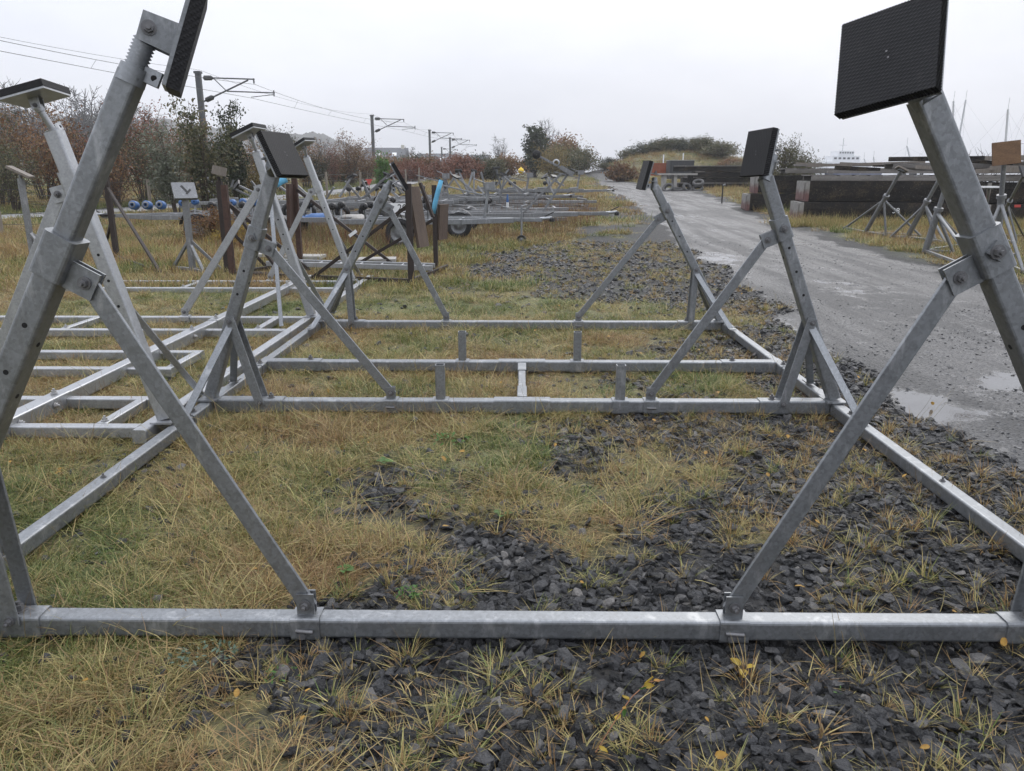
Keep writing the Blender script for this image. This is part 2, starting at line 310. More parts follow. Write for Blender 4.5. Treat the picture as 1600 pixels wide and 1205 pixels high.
# ------------------------------------------------------------------ builders
def V(*a): return Vector(a[0] if len(a) == 1 else a)
def frame(d, ref):
    d = d.normalized(); r = Vector(ref); x = r - d * r.dot(d)
    if x.length < 1e-4: r = Vector((1, 0, 0)) if abs(d.x) < .9 else Vector((0, 1, 0)); x = r - d * r.dot(d)
    x.normalize(); return x, d.cross(x)
class MB:
    def __init__(s): s.v = []; s.f = []; s.sm = []
    def add(s, vs, fs, sm=False):
        o = len(s.v); s.v += [tuple(p) for p in vs]; s.f += [tuple(i + o for i in f) for f in fs]; s.sm += [sm] * len(fs); return s
    def box(s, c, sx, sy, sz, R=None):
        c = V(c); R = R or Matrix.Identity(3)
        vs = [c + R @ V(x * sx / 2, y * sy / 2, z * sz / 2) for x in (-1, 1) for y in (-1, 1) for z in (-1, 1)]
        return s.add(vs, [(0, 1, 3, 2), (4, 6, 7, 5), (0, 4, 5, 1), (2, 3, 7, 6), (0, 2, 6, 4), (1, 5, 7, 3)])
    def prof(s, p0, p1, pts, ref, inner=None, sm=False, caps=True):
        p0, p1 = V(p0), V(p1); x, y = frame(p1 - p0, ref); n = len(pts)
        A = [p0 + x * a + y * b for a, b in pts]; B = [p1 + x * a + y * b for a, b in pts]
        fs = [(i, (i + 1) % n, n + (i + 1) % n, n + i) for i in range(n)]
        if inner is None:
            if caps: fs += [tuple(reversed(range(n))), tuple(range(n, 2 * n))]
            s.add(A + B, fs, sm)
        else:
            C = [p0 + x * a + y * b for a, b in inner]; D = [p1 + x * a + y * b for a, b in inner]
            fs += [(2 * n + (i + 1) % n, 2 * n + i, 3 * n + i, 3 * n + (i + 1) % n) for i in range(n)]
            fs += [(i, 2 * n + i, 2 * n + (i + 1) % n, (i + 1) % n) for i in range(n)] + [(n + (i + 1) % n, 3 * n + (i + 1) % n, 3 * n + i, n + i) for i in range(n)]
            s.add(A + B + C + D, fs, sm)
        return s
    def tube(s, p0, p1, w, h, ref=(0, 0, 1), r=.012, wall=None):
        "rounded rectangular tube: w across ref, h along ref"
        def rr(w, h, r):
            o = []
            for cx, cy, a0 in ((h / 2 - r, w / 2 - r, 0), (-h / 2 + r, w / 2 - r, 90), (-h / 2 + r, -w / 2 + r, 180), (h / 2 - r, -w / 2 + r, 270)):
                for k in range(4):
                    a = math.radians(a0 + k * 30); o.append((cx + r * math.cos(a), cy + r * math.sin(a)))
            return o
        return s.prof(p0, p1, rr(w, h, r), ref, rr(w - 2 * wall, h - 2 * wall, max(r - wall, .001)) if wall else None)
    def bar(s, p0, p1, w, t, ref=(0, 0, 1)):
        "flat bar, w along ref, t across, with eased edges"
        e = min(w, t) * .18
        return s.prof(p0, p1, [(w / 2 - e, t / 2), (-w / 2 + e, t / 2), (-w / 2, t / 2 - e), (-w / 2, -t / 2 + e), (-w / 2 + e, -t / 2), (w / 2 - e, -t / 2), (w / 2, -t / 2 + e), (w / 2, t / 2 - e)], ref)
    def cyl(s, p0, p1, r0, r1=None, n=12, sm=True):
        r1 = r0 if r1 is None else r1; p0, p1 = V(p0), V(p1); x, y = frame(p1 - p0, (0, .3, 1))
        A = [p0 + (x * math.cos(k * math.tau / n) + y * math.sin(k * math.tau / n)) * r0 for k in range(n)]
        B = [p1 + (x * math.cos(k * math.tau / n) + y * math.sin(k * math.tau / n)) * r1 for k in range(n)]
        s.add(A + B, [(i, (i + 1) % n, n + (i + 1) % n, n + i) for i in range(n)], sm); o = len(s.v)
        return s.add(A + B, [tuple(reversed(range(n))), tuple(range(n, 2 * n))])
    def path(s, pts, radii, n=5):
        pts = [V(p) for p in pts]; o = []; m = len(pts)
        for i, p in enumerate(pts):
            d = pts[min(i + 1, m - 1)] - pts[max(i - 1, 0)]; x, y = frame(d, (.2, .9, .3)); r = radii[i] if hasattr(radii, '__len__') else radii
            o += [p + (x * math.cos(k * math.tau / n) + y * math.sin(k * math.tau / n)) * r for k in range(n)]
        fs = [(i * n + k, i * n + (k + 1) % n, (i + 1) * n + (k + 1) % n, (i + 1) * n + k) for i in range(m - 1) for k in range(n)]
        return s.add(o, fs + [tuple(reversed(range(n))), tuple(range((m - 1) * n, m * n))], True)
    def lathe(s, c, ax, prof, n=16, closed=False):
        c = V(c); ax = V(ax).normalized(); x, y = frame(ax, (0, .3, 1)); m = len(prof)
        vs = [c + ax * h + (x * math.cos(k * math.tau / n) + y * math.sin(k * math.tau / n)) * r for r, h in prof for k in range(n)]
        fs = [(i % m * n + k, i % m * n + (k + 1) % n, (i + 1) % m * n + (k + 1) % n, (i + 1) % m * n + k) for i in range(m if closed else m - 1) for k in range(n)]
        return s.add(vs, fs, True)
    def hexbolt(s, p, d, r=.016, h=.014, shank=.03):
        p = V(p); d = V(d).normalized(); s.cyl(p, p + d * .004, r * 1.5, n=14); s.cyl(p + d * .004, p + d * (.004 + h), r, n=6, sm=False); return s.cyl(p + d * (.004 + h), p + d * (.004 + h + shank * .4), r * .5, n=8)
    def plate(s, c, n, x, pts, t):
        "polygon pts in the plane of normal n with local x, thickness t centred"
        c = V(c); n = V(n).normalized(); x = V(x); x = (x - n * x.dot(n)).normalized(); y = n.cross(x); m = len(pts)
        A = [c + x * a + y * b - n * t / 2 for a, b in pts]; B = [c + x * a + y * b + n * t / 2 for a, b in pts]
        return s.add(A + B, [tuple(reversed(range(m))), tuple(range(m, 2 * m))] + [(i, (i + 1) % m, m + (i + 1) % m, m + i) for i in range(m)])
    def build(s, name, mat, parent=None, loc=None):
        me = bpy.data.meshes.new(name); vs = s.v
        if loc is not None: vs = [(a - loc[0], b - loc[1], c - loc[2]) for a, b, c in vs]
        me.from_pydata(vs, [], s.f); me.polygons.foreach_set('use_smooth', s.sm); me.update()
        me.materials.append(M(mat) if isinstance(mat, str) else mat); return link(name, me, parent, loc)
def bolts(parent, mat, lst):
    for b in lst: MB().hexbolt(*b).build('bolt', mat, parent)
def link(name, me, parent=None, loc=None):
    o = bpy.data.objects.new(name, me); COL.objects.link(o)
    if loc is not None: o.location = loc
    if parent is not None: o.parent = parent
    return o
def tag(o, label=None, cat=None, group=None, kind=None):
    for k, v in (('label', label), ('category', cat), ('group', group), ('kind', kind)):
        if v: o[k] = v
    return o
def thing(name, label, cat, loc=(0, 0, 0), rz=0, group=None):
    o = bpy.data.objects.new(name, None); COL.objects.link(o); o.empty_display_size = .1
    o.location = loc; o.rotation_euler = (0, 0, rz); return tag(o, label, cat, group)
def copy_tree(o, parent=None):
    c = o.copy(); COL.objects.link(c); c.parent = parent
    for ch in list(o.children): copy_tree(ch, c)
    return c
def text_mesh(name, body, size, mat, parent, mtx, ext=.001):
    cu = bpy.data.curves.new(name, 'FONT'); cu.body = body; cu.size = size; cu.extrude = ext; cu.align_x = 'CENTER'; cu.align_y = 'CENTER'
    t = bpy.data.objects.new(name + '_curve', cu); COL.objects.link(t); dg = bpy.context.evaluated_depsgraph_get()
    me = bpy.data.meshes.new_from_object(t.evaluated_get(dg)); bpy.data.objects.remove(t); bpy.data.curves.remove(cu)
    me.materials.clear(); me.materials.append(M(mat)); o = link(name, me, parent); o.matrix_local = mtx; return o
def scatter(name, P, rot, scl, idx, tint, protos, label, cat):
    "one object of stuff: points that carry a rotation, a size, a variant and a tint"
    c = bpy.data.collections.new(name + '_kinds')
    for p in protos: c.objects.link(p)
    me = bpy.data.meshes.new(name); me.vertices.add(len(P)); me.vertices.foreach_set('co', np.asarray(P, np.float32).ravel())
    for nm, ty, key, arr in (('rot', 'FLOAT_VECTOR', 'vector', rot), ('scl', 'FLOAT_VECTOR', 'vector', scl), ('idx', 'INT', 'value', idx), ('tint', 'FLOAT', 'value', tint)):
        a = me.attributes.new(nm, ty, 'POINT'); a.data.foreach_set(key, np.ascontiguousarray(arr, np.int32 if ty == 'INT' else np.float32).ravel())
    o = link(name, me); ng = bpy.data.node_groups.new(name, 'GeometryNodeTree')
    ng.interface.new_socket('Geometry', in_out='INPUT', socket_type='NodeSocketGeometry'); ng.interface.new_socket('Geometry', in_out='OUTPUT', socket_type='NodeSocketGeometry')
    N = ng.nodes; L = ng.links; gi = N.new('NodeGroupInput'); go = N.new('NodeGroupOutput'); ip = N.new('GeometryNodeInstanceOnPoints'); ci = N.new('GeometryNodeCollectionInfo')
    ci.inputs['Collection'].default_value = c; ci.inputs['Separate Children'].default_value = True; ci.inputs['Reset Children'].default_value = True
    def at_(n, t):
        q = N.new('GeometryNodeInputNamedAttribute'); q.data_type = t; q.inputs['Name'].default_value = n; return [x for x in q.outputs if x.name == 'Attribute' and x.enabled][0]
    er = N.new('FunctionNodeEulerToRotation'); L.new(at_('rot', 'FLOAT_VECTOR'), er.inputs[0])
    L.new(gi.outputs[0], ip.inputs['Points']); L.new(ci.outputs[0], ip.inputs['Instance']); ip.inputs['Pick Instance'].default_value = True
    L.new(at_('idx', 'INT'), ip.inputs['Instance Index']); L.new(er.outputs[0], ip.inputs['Rotation']); L.new(at_('scl', 'FLOAT_VECTOR'), ip.inputs['Scale']); L.new(ip.outputs[0], go.inputs[0])
    md = o.modifiers.new('scatter', 'NODES'); md.node_group = ng
    return tag(o, label, cat, None, 'stuff')
def proto(name, mb, mat):
    me = bpy.data.meshes.new(name); me.from_pydata(mb.v, [], mb.f); me.polygons.foreach_set('use_smooth', mb.sm); me.materials.append(M(mat)); me.update()
    return bpy.data.objects.new(name, me)

# ================================================================== GROUND
def road_l(y): return np.interp(y, [-5, 3.6, 5, 8.4, 12, 17.3, 35, 52, 75, 100], [2.7, 2.6, 2.62, 2.95, 3.2, 3.5, 4.6, 5.1, 6.6, 6.2])
def road_r(y): return np.interp(y, [-5, 10.8, 13.5, 17.4, 24, 34, 44, 52, 75, 100], [7.6, 7.1, 7.0, 7.1, 7.5, 8.8, 9.6, 8.0, 8.4, 8.0])
def grass_edge(y): return np.interp(y, [0, 1.2, 2.3, 3.2, 4.2, 5, 6.5, 8, 10, 12, 15, 20, 30, 60], [-.25, -.2, -.05, .3, .6, .8, 1.3, 1.6, 1.3, .5, .5, 2.0, 4.0, 5.2])
def cover(x, y):
    "0 slate chippings .. 1 grass, and how much the road covers"
    x = np.asarray(x, float); y = np.asarray(y, float)
    n = fbm(x * 1.3, y * 1.3, 11, 4) - .5; n2 = fbm(x * .45, y * .45, 31, 3) - .5
    e = grass_edge(y); g = .5 + (e - x) / 1.7 * .5 + n * 1.9 + n2 * .6
    g = g - .8 * np.exp(-((x - .9) / 2.8) ** 2 - ((y - 13.8) / 2.8) ** 2) - .8 * np.exp(-((x + 1.7) / .6) ** 2 - ((y - 5.55) / .45) ** 2)
    rr = road_r(y); v = sst(x, rr - .4, rr + .8)
    g = np.where(x > (road_l(y) + rr) / 2, np.maximum(v * (.75 + n), 0), g)
    road = sst(x + n * .9, road_l(y) - .25, road_l(y) + .35) * (1 - sst(x + n * 1.6, rr - .7, rr + .3)) * (1 - .55 * sst(y + n * 12, 46, 66))
    return np.clip(g, 0, 1) * (1 - road), road
def axis(parts):
    o = []
    for a, b, s in parts: o += list(np.arange(a, b, s))
    return np.array(o + [parts[-1][1]])
def grow(a, b, s, k):
    o = [a]
    while o[-1] < b: o.append(o[-1] + s); s *= k
    return o
xs = np.array([-v for v in reversed(grow(8, 900, .25, 1.13))][:-1] + list(np.arange(-8, 9, .07)) + grow(9.1, 900, .25, 1.13))
ys = np.array(list(np.arange(-60, -2, 8)) + list(np.arange(-2, .6, .3)) + list(np.arange(.8, 16, .07)) + grow(16.1, 1500, .16, 1.045))
XX, YY = np.meshgrid(xs, ys); ZZ = zg(XX, YY); cg, cr_ = cover(XX, YY)
near = np.exp(-(YY / 14) ** 2)
ZZ = ZZ + (fbm(XX * 3.1, YY * 3.1, 77, 3) - .5) * .05 * near * (1 - .7 * cr_) - .02 * near - .025 * cr_
nx, ny = len(xs), len(ys)
me = bpy.data.meshes.new('ground'); gv = np.stack([XX, YY, ZZ], -1).reshape(-1, 3)
ii = (np.arange(ny - 1)[:, None] * nx + np.arange(nx - 1)[None]).ravel()
me.vertices.add(len(gv)); me.vertices.foreach_set('co', gv.astype(np.float32).ravel())
q = np.stack([ii, ii + 1, ii + nx + 1, ii + nx], -1).astype(np.int32); me.loops.add(q.size); me.loops.foreach_set('vertex_index', q.ravel())
me.polygons.add(len(q)); me.polygons.foreach_set('loop_start', np.arange(0, q.size, 4, dtype=np.int32)); me.polygons.foreach_set('use_smooth', np.ones(len(q), bool)); me.update(calc_edges=True)
lush = (sst(fbm(XX * .5, YY * .5, 91, 3), .52, .66) * cg * .5 * sst(YY, 6, 9) + sst(XX, -9, -11) * sst(YY, 14, 18) * .5) * (1 - cr_) + .5 * np.exp(-((XX - .2) / 1.7) ** 2 - ((YY - 9.6) / .5) ** 2)
ca = me.color_attributes.new('cover', 'FLOAT_COLOR', 'POINT')
ca.data.foreach_set('color', np.stack([cg, cr_, np.clip(lush, 0, 1), np.ones_like(cg)], -1).astype(np.float32).ravel())
PUD = [(1440, 632, .5, .42, .75), (1590, 590, .4, .25, .5), (1120, 402, .4, .8, .5), (1235, 515, .22, 1.0, .6), (965, 306, .5, 3.2, .9), (985, 318, .5, 2.2, .8), (948, 293, .5, 4, .9), (1060, 335, .9, 1.2, .3), (1150, 450, .25, 1.5, .55), (1010, 340, .35, 2.5, .5), (1330, 450, .6, 1.4, .3), (1480, 500, .5, .5, .3)]
wet_ = np.zeros_like(XX)
for px, py, rx, ry, am in PUD:
    p = at(px, py); wet_ = np.maximum(wet_, am * np.exp(-(((XX - p.x) / rx) ** 2 + ((YY - p.y) / ry) ** 2) ** 1.2))
wa_ = me.attributes.new('wet', 'FLOAT', 'POINT'); wa_.data.foreach_set('value', wet_.astype(np.float32).ravel())
me.materials.append(M('ground_mix')); ground = link('ground', me); tag(ground, 'ground of grass, slate chippings and wet gravel road', 'ground', None, 'structure')

# puddles on the road
def blob(cx, cy, rx, ry, seed, n=40, rz=0):
    o = []
    for k in range(n):
        a = k * math.tau / n; r = .62 + .75 * float(fbm(math.cos(a) * 1.7 + seed * 9, math.sin(a) * 1.7, seed, 3)); x, y = rx * r * math.cos(a), ry * r * math.sin(a)
        o.append((cx + x * math.cos(rz) - y * math.sin(rz), cy + x * math.sin(rz) + y * math.cos(rz)))
    return o
def gz(x, y): # drawn height of the sheet
    c, r = cover(x, y); ne = math.exp(-(y / 14) ** 2)
    return float(zg(x, y) + (fbm(x * 3.1, y * 3.1, 77, 3) - .5) * .05 * ne * (1 - .7 * r) - .02 * ne - .025 * r)
# tarmac path behind the fence, with its verge
pc = [(-24, 15.5), (-17.5, 21.2), (-13.9, 26), (-11.6, 32), (-10.2, 38), (-9.0, 45), (-8.4, 56), (-9, 75)]
def path_x(y): return np.interp(y, [p[1] for p in pc], [p[0] for p in pc])
mb = MB(); n = 0; vs = []; fs = []
for k in range(61):
    y = 15.5 + k * 59.5 / 60; x = float(path_x(y)); dx = float(path_x(y + .5) - path_x(y - .5)); nrm = V(1, -dx, 0).normalized() * 1.25
    for s in (-1, 1): vs.append((x + nrm.x * s, y + nrm.y * s, G1(x, y) + .05))
    if k: fs.append((2 * k - 2, 2 * k - 1, 2 * k + 1, 2 * k))
mb.add(vs, fs); tag(mb.build('path', 'path_tarmac'), 'grey tarmac path beyond the wire fence', 'path', None, 'structure')

# far hills and the sea
mb = MB()
def hill(name, pts, Y, lb):
    vs = []; fs = []; b = [at(px, py, Y=Y) for px, py in pts]; n = 0; fine = []
    for i in range(len(b) - 1):
        for t in range(40): fine.append(b[i].lerp(b[i + 1], t / 40))
    fine.append(b[-1])
    for i, p in enumerate(fine):
        h = p.z + (float(fbm(i * .1, 3.3, 17, 5)) - .5) * 9 * Y / 500 + rnd.uniform(-1.2, 1.6); vs += [(p.x, p.y - 160, 0), (p.x, p.y - 60, h * .6), (p.x, p.y, h), (p.x * 1.1, p.y + 150, h * .8), (p.x * 1.2, p.y + 300, 0)]
        if i:
            for k in range(4): fs.append((5 * i - 5 + k, 5 * i + k, 5 * i + k + 1, 5 * i - 4 + k))
    tag(MB().add(vs, fs, True).build(name, 'hill_haze'), lb, 'hill', None, 'structure')
hill('hill', [(-300, 168), (-60, 168), (120, 180), (260, 190), (330, 200), (430, 208), (500, 212), (560, 236), (640, 258), (700, 272)], 520, 'hazy wooded hillside far beyond the railway')
mb = MB(); mb.add([(26, 48, -.7), (900, 48, -.7), (900, 1400, -.7), (26, 1400, -.7)], [(0, 1, 2, 3)]); tag(mb.build('sea', 'sea_water'), 'grey harbour water beyond the pontoons', 'water', None, 'structure')

# ================================================================== BOAT CRADLES
def zig(s, n, d):
    "outline of a ribbed rubber pad"
    o = []; e = s / 2
    for (ax, ay), (bx, by) in (((-e, -e), (e, -e)), ((e, -e), (e, e)), ((e, e), (-e, e)), ((-e, e), (-e, -e))):
        for k in range(n * 2):
            t = k / (n * 2); x = ax + (bx - ax) * t; y = ay + (by - ay) * t
            if k % 2: x += (0 if ay == by else (-d if ax > 0 else d)); y += (0 if ax == bx else (-d if ay > 0 else d))
            o.append((x, y))
    return o
def pad_head(leg, top, axis_, c, n, x, size, mat, thick=.037, tilt=0, teeth=26, plate_mat=None, cs=1.0):
    "screw jack, clevis, backing plate and rubber pad on top of a leg; c = centre of the rubber face"
    c = V(c); n = V(n).normalized(); axis_ = V(axis_).normalized(); back = c - n * thick
    hinge = back - n * .085 * cs; scr = hinge - axis_ * .01
    mb = MB(); L = (scr - top).length; d = (scr - top).normalized(); k = max(3, int(L / .0095)); pr = []
    for i in range(k): pr += [(.0262 * cs, i * L / k), (.033 * cs, (i + .5) * L / k)]
    pr.append((.027 * cs, L)); mb.lathe(top - d * .02, d, [(.02 * cs, 0)] + pr, 18); mb.cyl(top + d * (L - .02), top + d * (L + .012), .026, n=16); mb.build('screw_jack', mat, leg)
    mb = MB(); mb.cyl(top - d * .03, top + d * .02, .042, .04, n=20); nut = mb.build('jack_nut', mat, leg); iw = c - top; iw.y = 0; iw = (iw - d * iw.dot(d)).normalized(); MB().bar(top + d * .012 + iw * .03, top + d * .012 + iw * .085, .045, .01, d).build('locking_lug', mat, nut); MB().cyl(top + d * .012 + iw * .066 - V(0, .0062, 0), top + d * .012 + iw * .066 + V(0, .0062, 0), .009, n=12).build('lug_hole', 'hole_dark', nut)
    x = V(x); x = (x - n * x.dot(n)).normalized(); y = n.cross(x); mb = MB()
    for s in (-1, 1): MB().plate(hinge + y * s * .036 * cs + n * .03 * cs, y, n, [(-.055 * cs, -.04 * cs), (.055 * cs, -.045 * cs), (.055 * cs, .045 * cs), (-.055 * cs, .04 * cs)], .008).build('clevis_plate', mat, leg)
    bolts(leg, 'steel_bolt', [(hinge - y * .04 * cs, -y, .014 * cs), (hinge + y * .04 * cs, y, .014 * cs)])
    e = size / 2 - .003; mb = MB(); mb.plate(back - n * .006, n, x, [(-e, -e), (e, -e), (e, e), (-e, e)], .011); mb.build('backing_plate', plate_mat or mat, leg)
    mb = MB(); z = zig(size, teeth, .003 if teeth > 20 else .0004); mb.plate(back + n * thick / 2, n, x, z, thick); rp = mb.build('rubber_pad', 'rubber_black', leg)
    for a, b in ((0, .008), (.006, -.012)): MB().cyl(c + x * a + y * b - n * .004, c + x * a + y * b + n * .0015, .003, n=8).build('pad_screw', 'steel_bolt', leg)
def holes(leg, p0, p1, ts, face, w, mat='hole_dark'):
    for t in ts:
        p = V(p0).lerp(V(p1), t) + V(face) * (w / 2)
        MB().cyl(p - V(face) * .004, p + V(face) * .0012, .0085, n=14).build('bolt_hole', mat, leg)
def stand(root, base, top, Yf, sx, foot_x, pad, mat, knee=.62, zc=1.28, W=.08, brace=(.06, .013), strap_x=1.75, struts=(.42, .42), pad_size=.28, beam=.085, teeth=26, up=None, lock=True, cs=1.0):
    "one leg with its screw pad, the collar, the cross brace and the gusset straps; sx = +1 when the leg stands right of its cradle"
    base, top = V(base), V(top); d = (top - base).normalized(); tz = lambda z: base + d * ((z - base.z) / d.z)
    loc = base.copy(); mb = MB(); up = up or W; cz = tz(zc); mb.tube(base, cz, W, W, (0, 1, 0), .011); leg = mb.build('leg', mat, root); MB().tube(cz, top, up, up, (0, 1, 0), .011).build('upper_tube', mat, leg)
    MB().box(base + V(0, 0, -.012), .13, .17, .012).build('foot_plate', mat, leg)
    holes(leg, base, top, [(z - base.z) / (top.z - base.z) for z in (.48, .8, .95, 1.1)], (0, -1, 0), W)
    holes(leg, base, top, [(z - base.z) / (top.z - base.z) for z in (.55, .88, 1.05)], (-sx * d.z, 0, sx * d.x) if False else V(-d.z * sx, 0, d.x * sx), W)
    if pad: pad_head(leg, top, d, *pad, pad_size, mat, teeth=teeth, cs=cs)
    cc = tz(zc); MB().tube(cc - d * .07, cc + d * .07, W + .02, W + .02, (0, 1, 0), .014).build('collar', mat, leg)
    inn = V(-d.z * sx, 0, d.x * sx)
    if lock: MB().box(cc + V(0, -(W / 2 + .016), 0) - inn * .005, .045, .014, .05, Matrix((( d.x, 0, d.z), (0, 1, 0), (-d.z, 0, d.x)))).build('lock_block', mat, leg)
    if lock: bolts(leg, 'steel_bolt', [(cc + V(0, -(W / 2 + .022), 0), (0, -1, 0), .015, .016)])
    lug = cc + inn * (W / 2 + .065) - d * .035
    for s in (-1, 1): MB().plate(lug + V(0, s * .014, 0) - inn * .02, (0, 1, 0), inn, [(-.06, -.045), (.055, -.045), (.055, .045), (-.06, .045)] , .007).build('lug', mat, leg)
    bolts(leg, 'steel_bolt', [(lug + V(0, -.018, 0), (0, -1, 0), .014)])
    ft = V(foot_x, Yf, beam + .045); bd = (ft - lug).normalized(); br = MB().bar(lug - bd * .025, ft + bd * .02, brace[0], brace[1], V(bd.z, 0, -bd.x)).build('cross_brace', mat, root)
    bolts(br, 'steel_bolt', [(ft + V(0, -.02, 0), (0, -1, 0), .013)])
    sl_ = MB(); sl_.tube((foot_x - .05, Yf, beam / 2), (foot_x + .05, Yf, beam / 2), beam + .013, beam + .013, (0, 0, 1), .012); sl_ = sl_.build('brace_sleeve', mat, root)
    for s in (-1, 1): MB().plate((foot_x, Yf + s * .014, beam + .04), (0, 1, 0), (1, 0, 0), [(-.03, -.045), (.03, -.045), (.03, .04), (-.03, .04)], .006).build('lug', mat, sl_)
    MB().cyl((foot_x - .03, Yf - beam / 2 - .006, beam * .45), (foot_x + .03, Yf - beam / 2 - .014, beam * .45), .008, n=8).build('clamp_pin', 'steel_bolt', sl_); MB().cyl((foot_x - .01, Yf - beam / 2 - .005, beam * .22), (foot_x - .01, Yf - beam / 2 - .014, beam * .22), .014, n=10).build('rivet', 'steel_bolt', sl_)
    kn = tz(knee)
    if strap_x is not None:
        for s in (-1, 1):
            f = V(sx * strap_x, Yf + s * (beam / 2 + .012), .05); st = MB().bar(kn + V(0, s * (W / 2 + .008), .03), f, .06, .01, (1, 0, .3)).build('gusset_strap', mat, root)
            bolts(st, 'steel_bolt', [(f + V(0, s * .006, .02), (0, s, 0), .012), (kn + V(0, s * (W / 2 + .013), 0), (0, s, 0), .012)])
    for k, s in zip(struts, (-1, 1)):
        if not k: continue
        f = V(base.x - sx * .0, Yf + s * k, beam + .004); st = MB().bar(kn + V(0, s * (W / 2), -.03), f, .05, .012, (1, 0, 0)).build('rail_strut', mat, root)
        MB().box(f + V(0, s * .03, .004), .06, .1, .008).build('foot_tab', mat, st)
    return leg
GW, GN_ = 'galvanised_weathered', 'galvanised_new'
B = .085; RX = 2.11; BR = .072
cradle = thing('boat_cradle', 'large empty galvanised boat cradle with black rubber pads standing over the foreground', 'boat cradle', (0, 5, 0))
cradle.location = (0, 0, 0)
FY = [2.36, 4.98, 6.1, 7.86]
for s in (-1, 1):
    segs = [(1.7, 4.55), (4.55, 5.3), (5.3, 6.35), (6.35, 8.15)]
    r = MB().tube((s * RX, 1.55, BR / 2), (s * RX, 8.2, BR / 2), BR, BR, (0, 0, 1), .011).build('rail', GW, cradle)
    for y0, y1 in ((2.1, 2.62), (4.62, 5.3), (5.95, 6.25), (7.6, 8.12)):
        sl_ = MB().tube((s * RX, y0, BR / 2), (s * RX, y1, BR / 2), BR + .011, BR + .011, (0, 0, 1), .013).build('rail_sleeve', GW, r)
    bolts(r, 'steel_bolt', [((s * RX, 4.7, BR + .006), (0, 0, 1)), ((s * RX, 2.55, BR + .006), (0, 0, 1)), ((s * RX, 6.02, BR + .006), (0, 0, 1)), ((s * RX, 7.68, BR + .006), (0, 0, 1)), ((s * RX, 3.6, BR), (0, 0, 1), .01, .006)])
B0 = B
for i, y in enumerate(FY):
    B = .074 if i == 0 else B0
    b = MB().tube((-RX + B / 2, y, B / 2), (RX - B / 2, y, B / 2), B, B, (0, 0, 1), .012).build('crossbeam', GW, cradle)
    for s in (-1, 1):
        xj = (1.66, 1.6, 1.63, 1.62)[i]
        so_ = MB().tube((s * xj, y, B / 2), (s * (RX - B / 2 - .004), y, B / 2), B + .012, B + .012, (0, 0, 1), .013).build('socket', GW, cradle)
        bolts(so_, 'steel_bolt', [((s * (xj + .09), y, B + .006), (0, 0, 1), .017, .02)])
B = B0
for y, xx in ((FY[1], (-.54, .67)), (FY[2], (-.475, .46))):
    for x in xx:
        sl_ = MB().tube((x - .055, y, B / 2), (x + .055, y, B / 2), B + .013, B + .013, (0, 0, 1), .012).build('keel_post_sleeve', GW, cradle)
        MB().tube((x, y, B + .006), (x, y, B + .24), .062, .062, (0, 1, 0), .008, .005).build('keel_post', GW, sl_)
k = MB().tube((.01, FY[1] + .05, B / 2), (.01, FY[2] - .05, B / 2), .055, .07, (0, 0, 1), .006).build('keel_link', GW, cradle)
for y in (FY[1], FY[2]): MB().tube((-.18, y, B / 2), (.2, y, B / 2), B + .012, B + .012, (0, 0, 1), .012).build('link_sleeve', GW, k)
for y0, y1 in ((5.06, 5.33), (5.8, 6.03)): MB().tube((.01, y0, B / 2), (.01, y1, B / 2), .068, .082, (0, 0, 1), .006).build('link_socket', GW, k)
stand(cradle, (-2.1, 2.36, .1), (-1.12, 2.36, 1.83), 2.36, -1, -.74, ((-.96, 2.42, 1.905), (.86, .36, -.36), (.3, .1, .93)), GW, zc=1.31, knee=.64, W=.08, up=.068, lock=False, teeth=12, beam=.074)
stand(cradle, (2.1, 2.36, .1), (1.155, 2.36, 1.765), 2.36, 1, .735, ((1.02, 2.33, 1.875), (-.746, -.585, .319), (.655, -.729, .197)), GW, zc=1.33, knee=.64, W=.078, teeth=34, beam=.074)
stand(cradle, (-2.1, 4.98, .1), (-1.56, 4.98, 1.55), 4.98, -1, -.876, ((-1.42, 4.81, 1.671), (.848, -.28, .45), (.324, .946, -.022)), GW, zc=1.16)
stand(cradle, (2.1, 4.98, .1), (1.525, 4.98, 1.53), 4.98, 1, .877, ((1.455, 5.0, 1.68), (-.956, -.244, .161), (.253, -.967, .038)), GW, zc=1.22)
stand(cradle, (-2.06, 7.86, .1), (-1.33, 7.86, 1.42), 7.86, -1, -.774, ((-1.19, 7.88, 1.545), (.86, .14, .48), (-.3, .95, 0)), GW, zc=1.3, knee=.62)
stand(cradle, (2.06, 7.86, .1), (1.32, 7.86, 1.43), 7.86, 1, .596, ((1.194, 7.86, 1.545), (-.969, -.064, .239), (.064, -.998, -.01)), GW, zc=1.2)

# the newer cradle beside it on the left
nb = thing('boat_cradle', 'newer bright galvanised boat cradle left of the big one, pads tilted left', 'boat cradle')
NX = -2.27
MB().tube((NX, 4.3, B / 2), (NX, 11.6, B / 2), B, B, (0, 0, 1), .012).build('rail', GN_, nb)
r = MB().tube((-3.15, 4.25, B / 2 + .02), (-3.15, 11.4, B / 2 + .02), .1, .1, (0, 0, 1), .012).build('keel_rail', GN_, nb)
for y0, y1 in ((4.28, 5.05), (6.2, 7.3), (7.7, 8.3), (10.2, 10.9)):
    so_ = MB().tube((-3.15, y0, B / 2 + .02), (-3.15, y1, B / 2 + .02), .112, .112, (0, 0, 1), .013).build('rail_sleeve', GN_, r)
    bolts(so_, 'zinc_bolt', [((-3.15, y0 + .1, .127), (0, 0, 1)), ((-3.15, y1 - .1, .127), (0, 0, 1)), ((-3.09, y0 + .2, .07), (1, 0, 0)), ((-3.09, y1 - .2, .07), (1, 0, 0))])
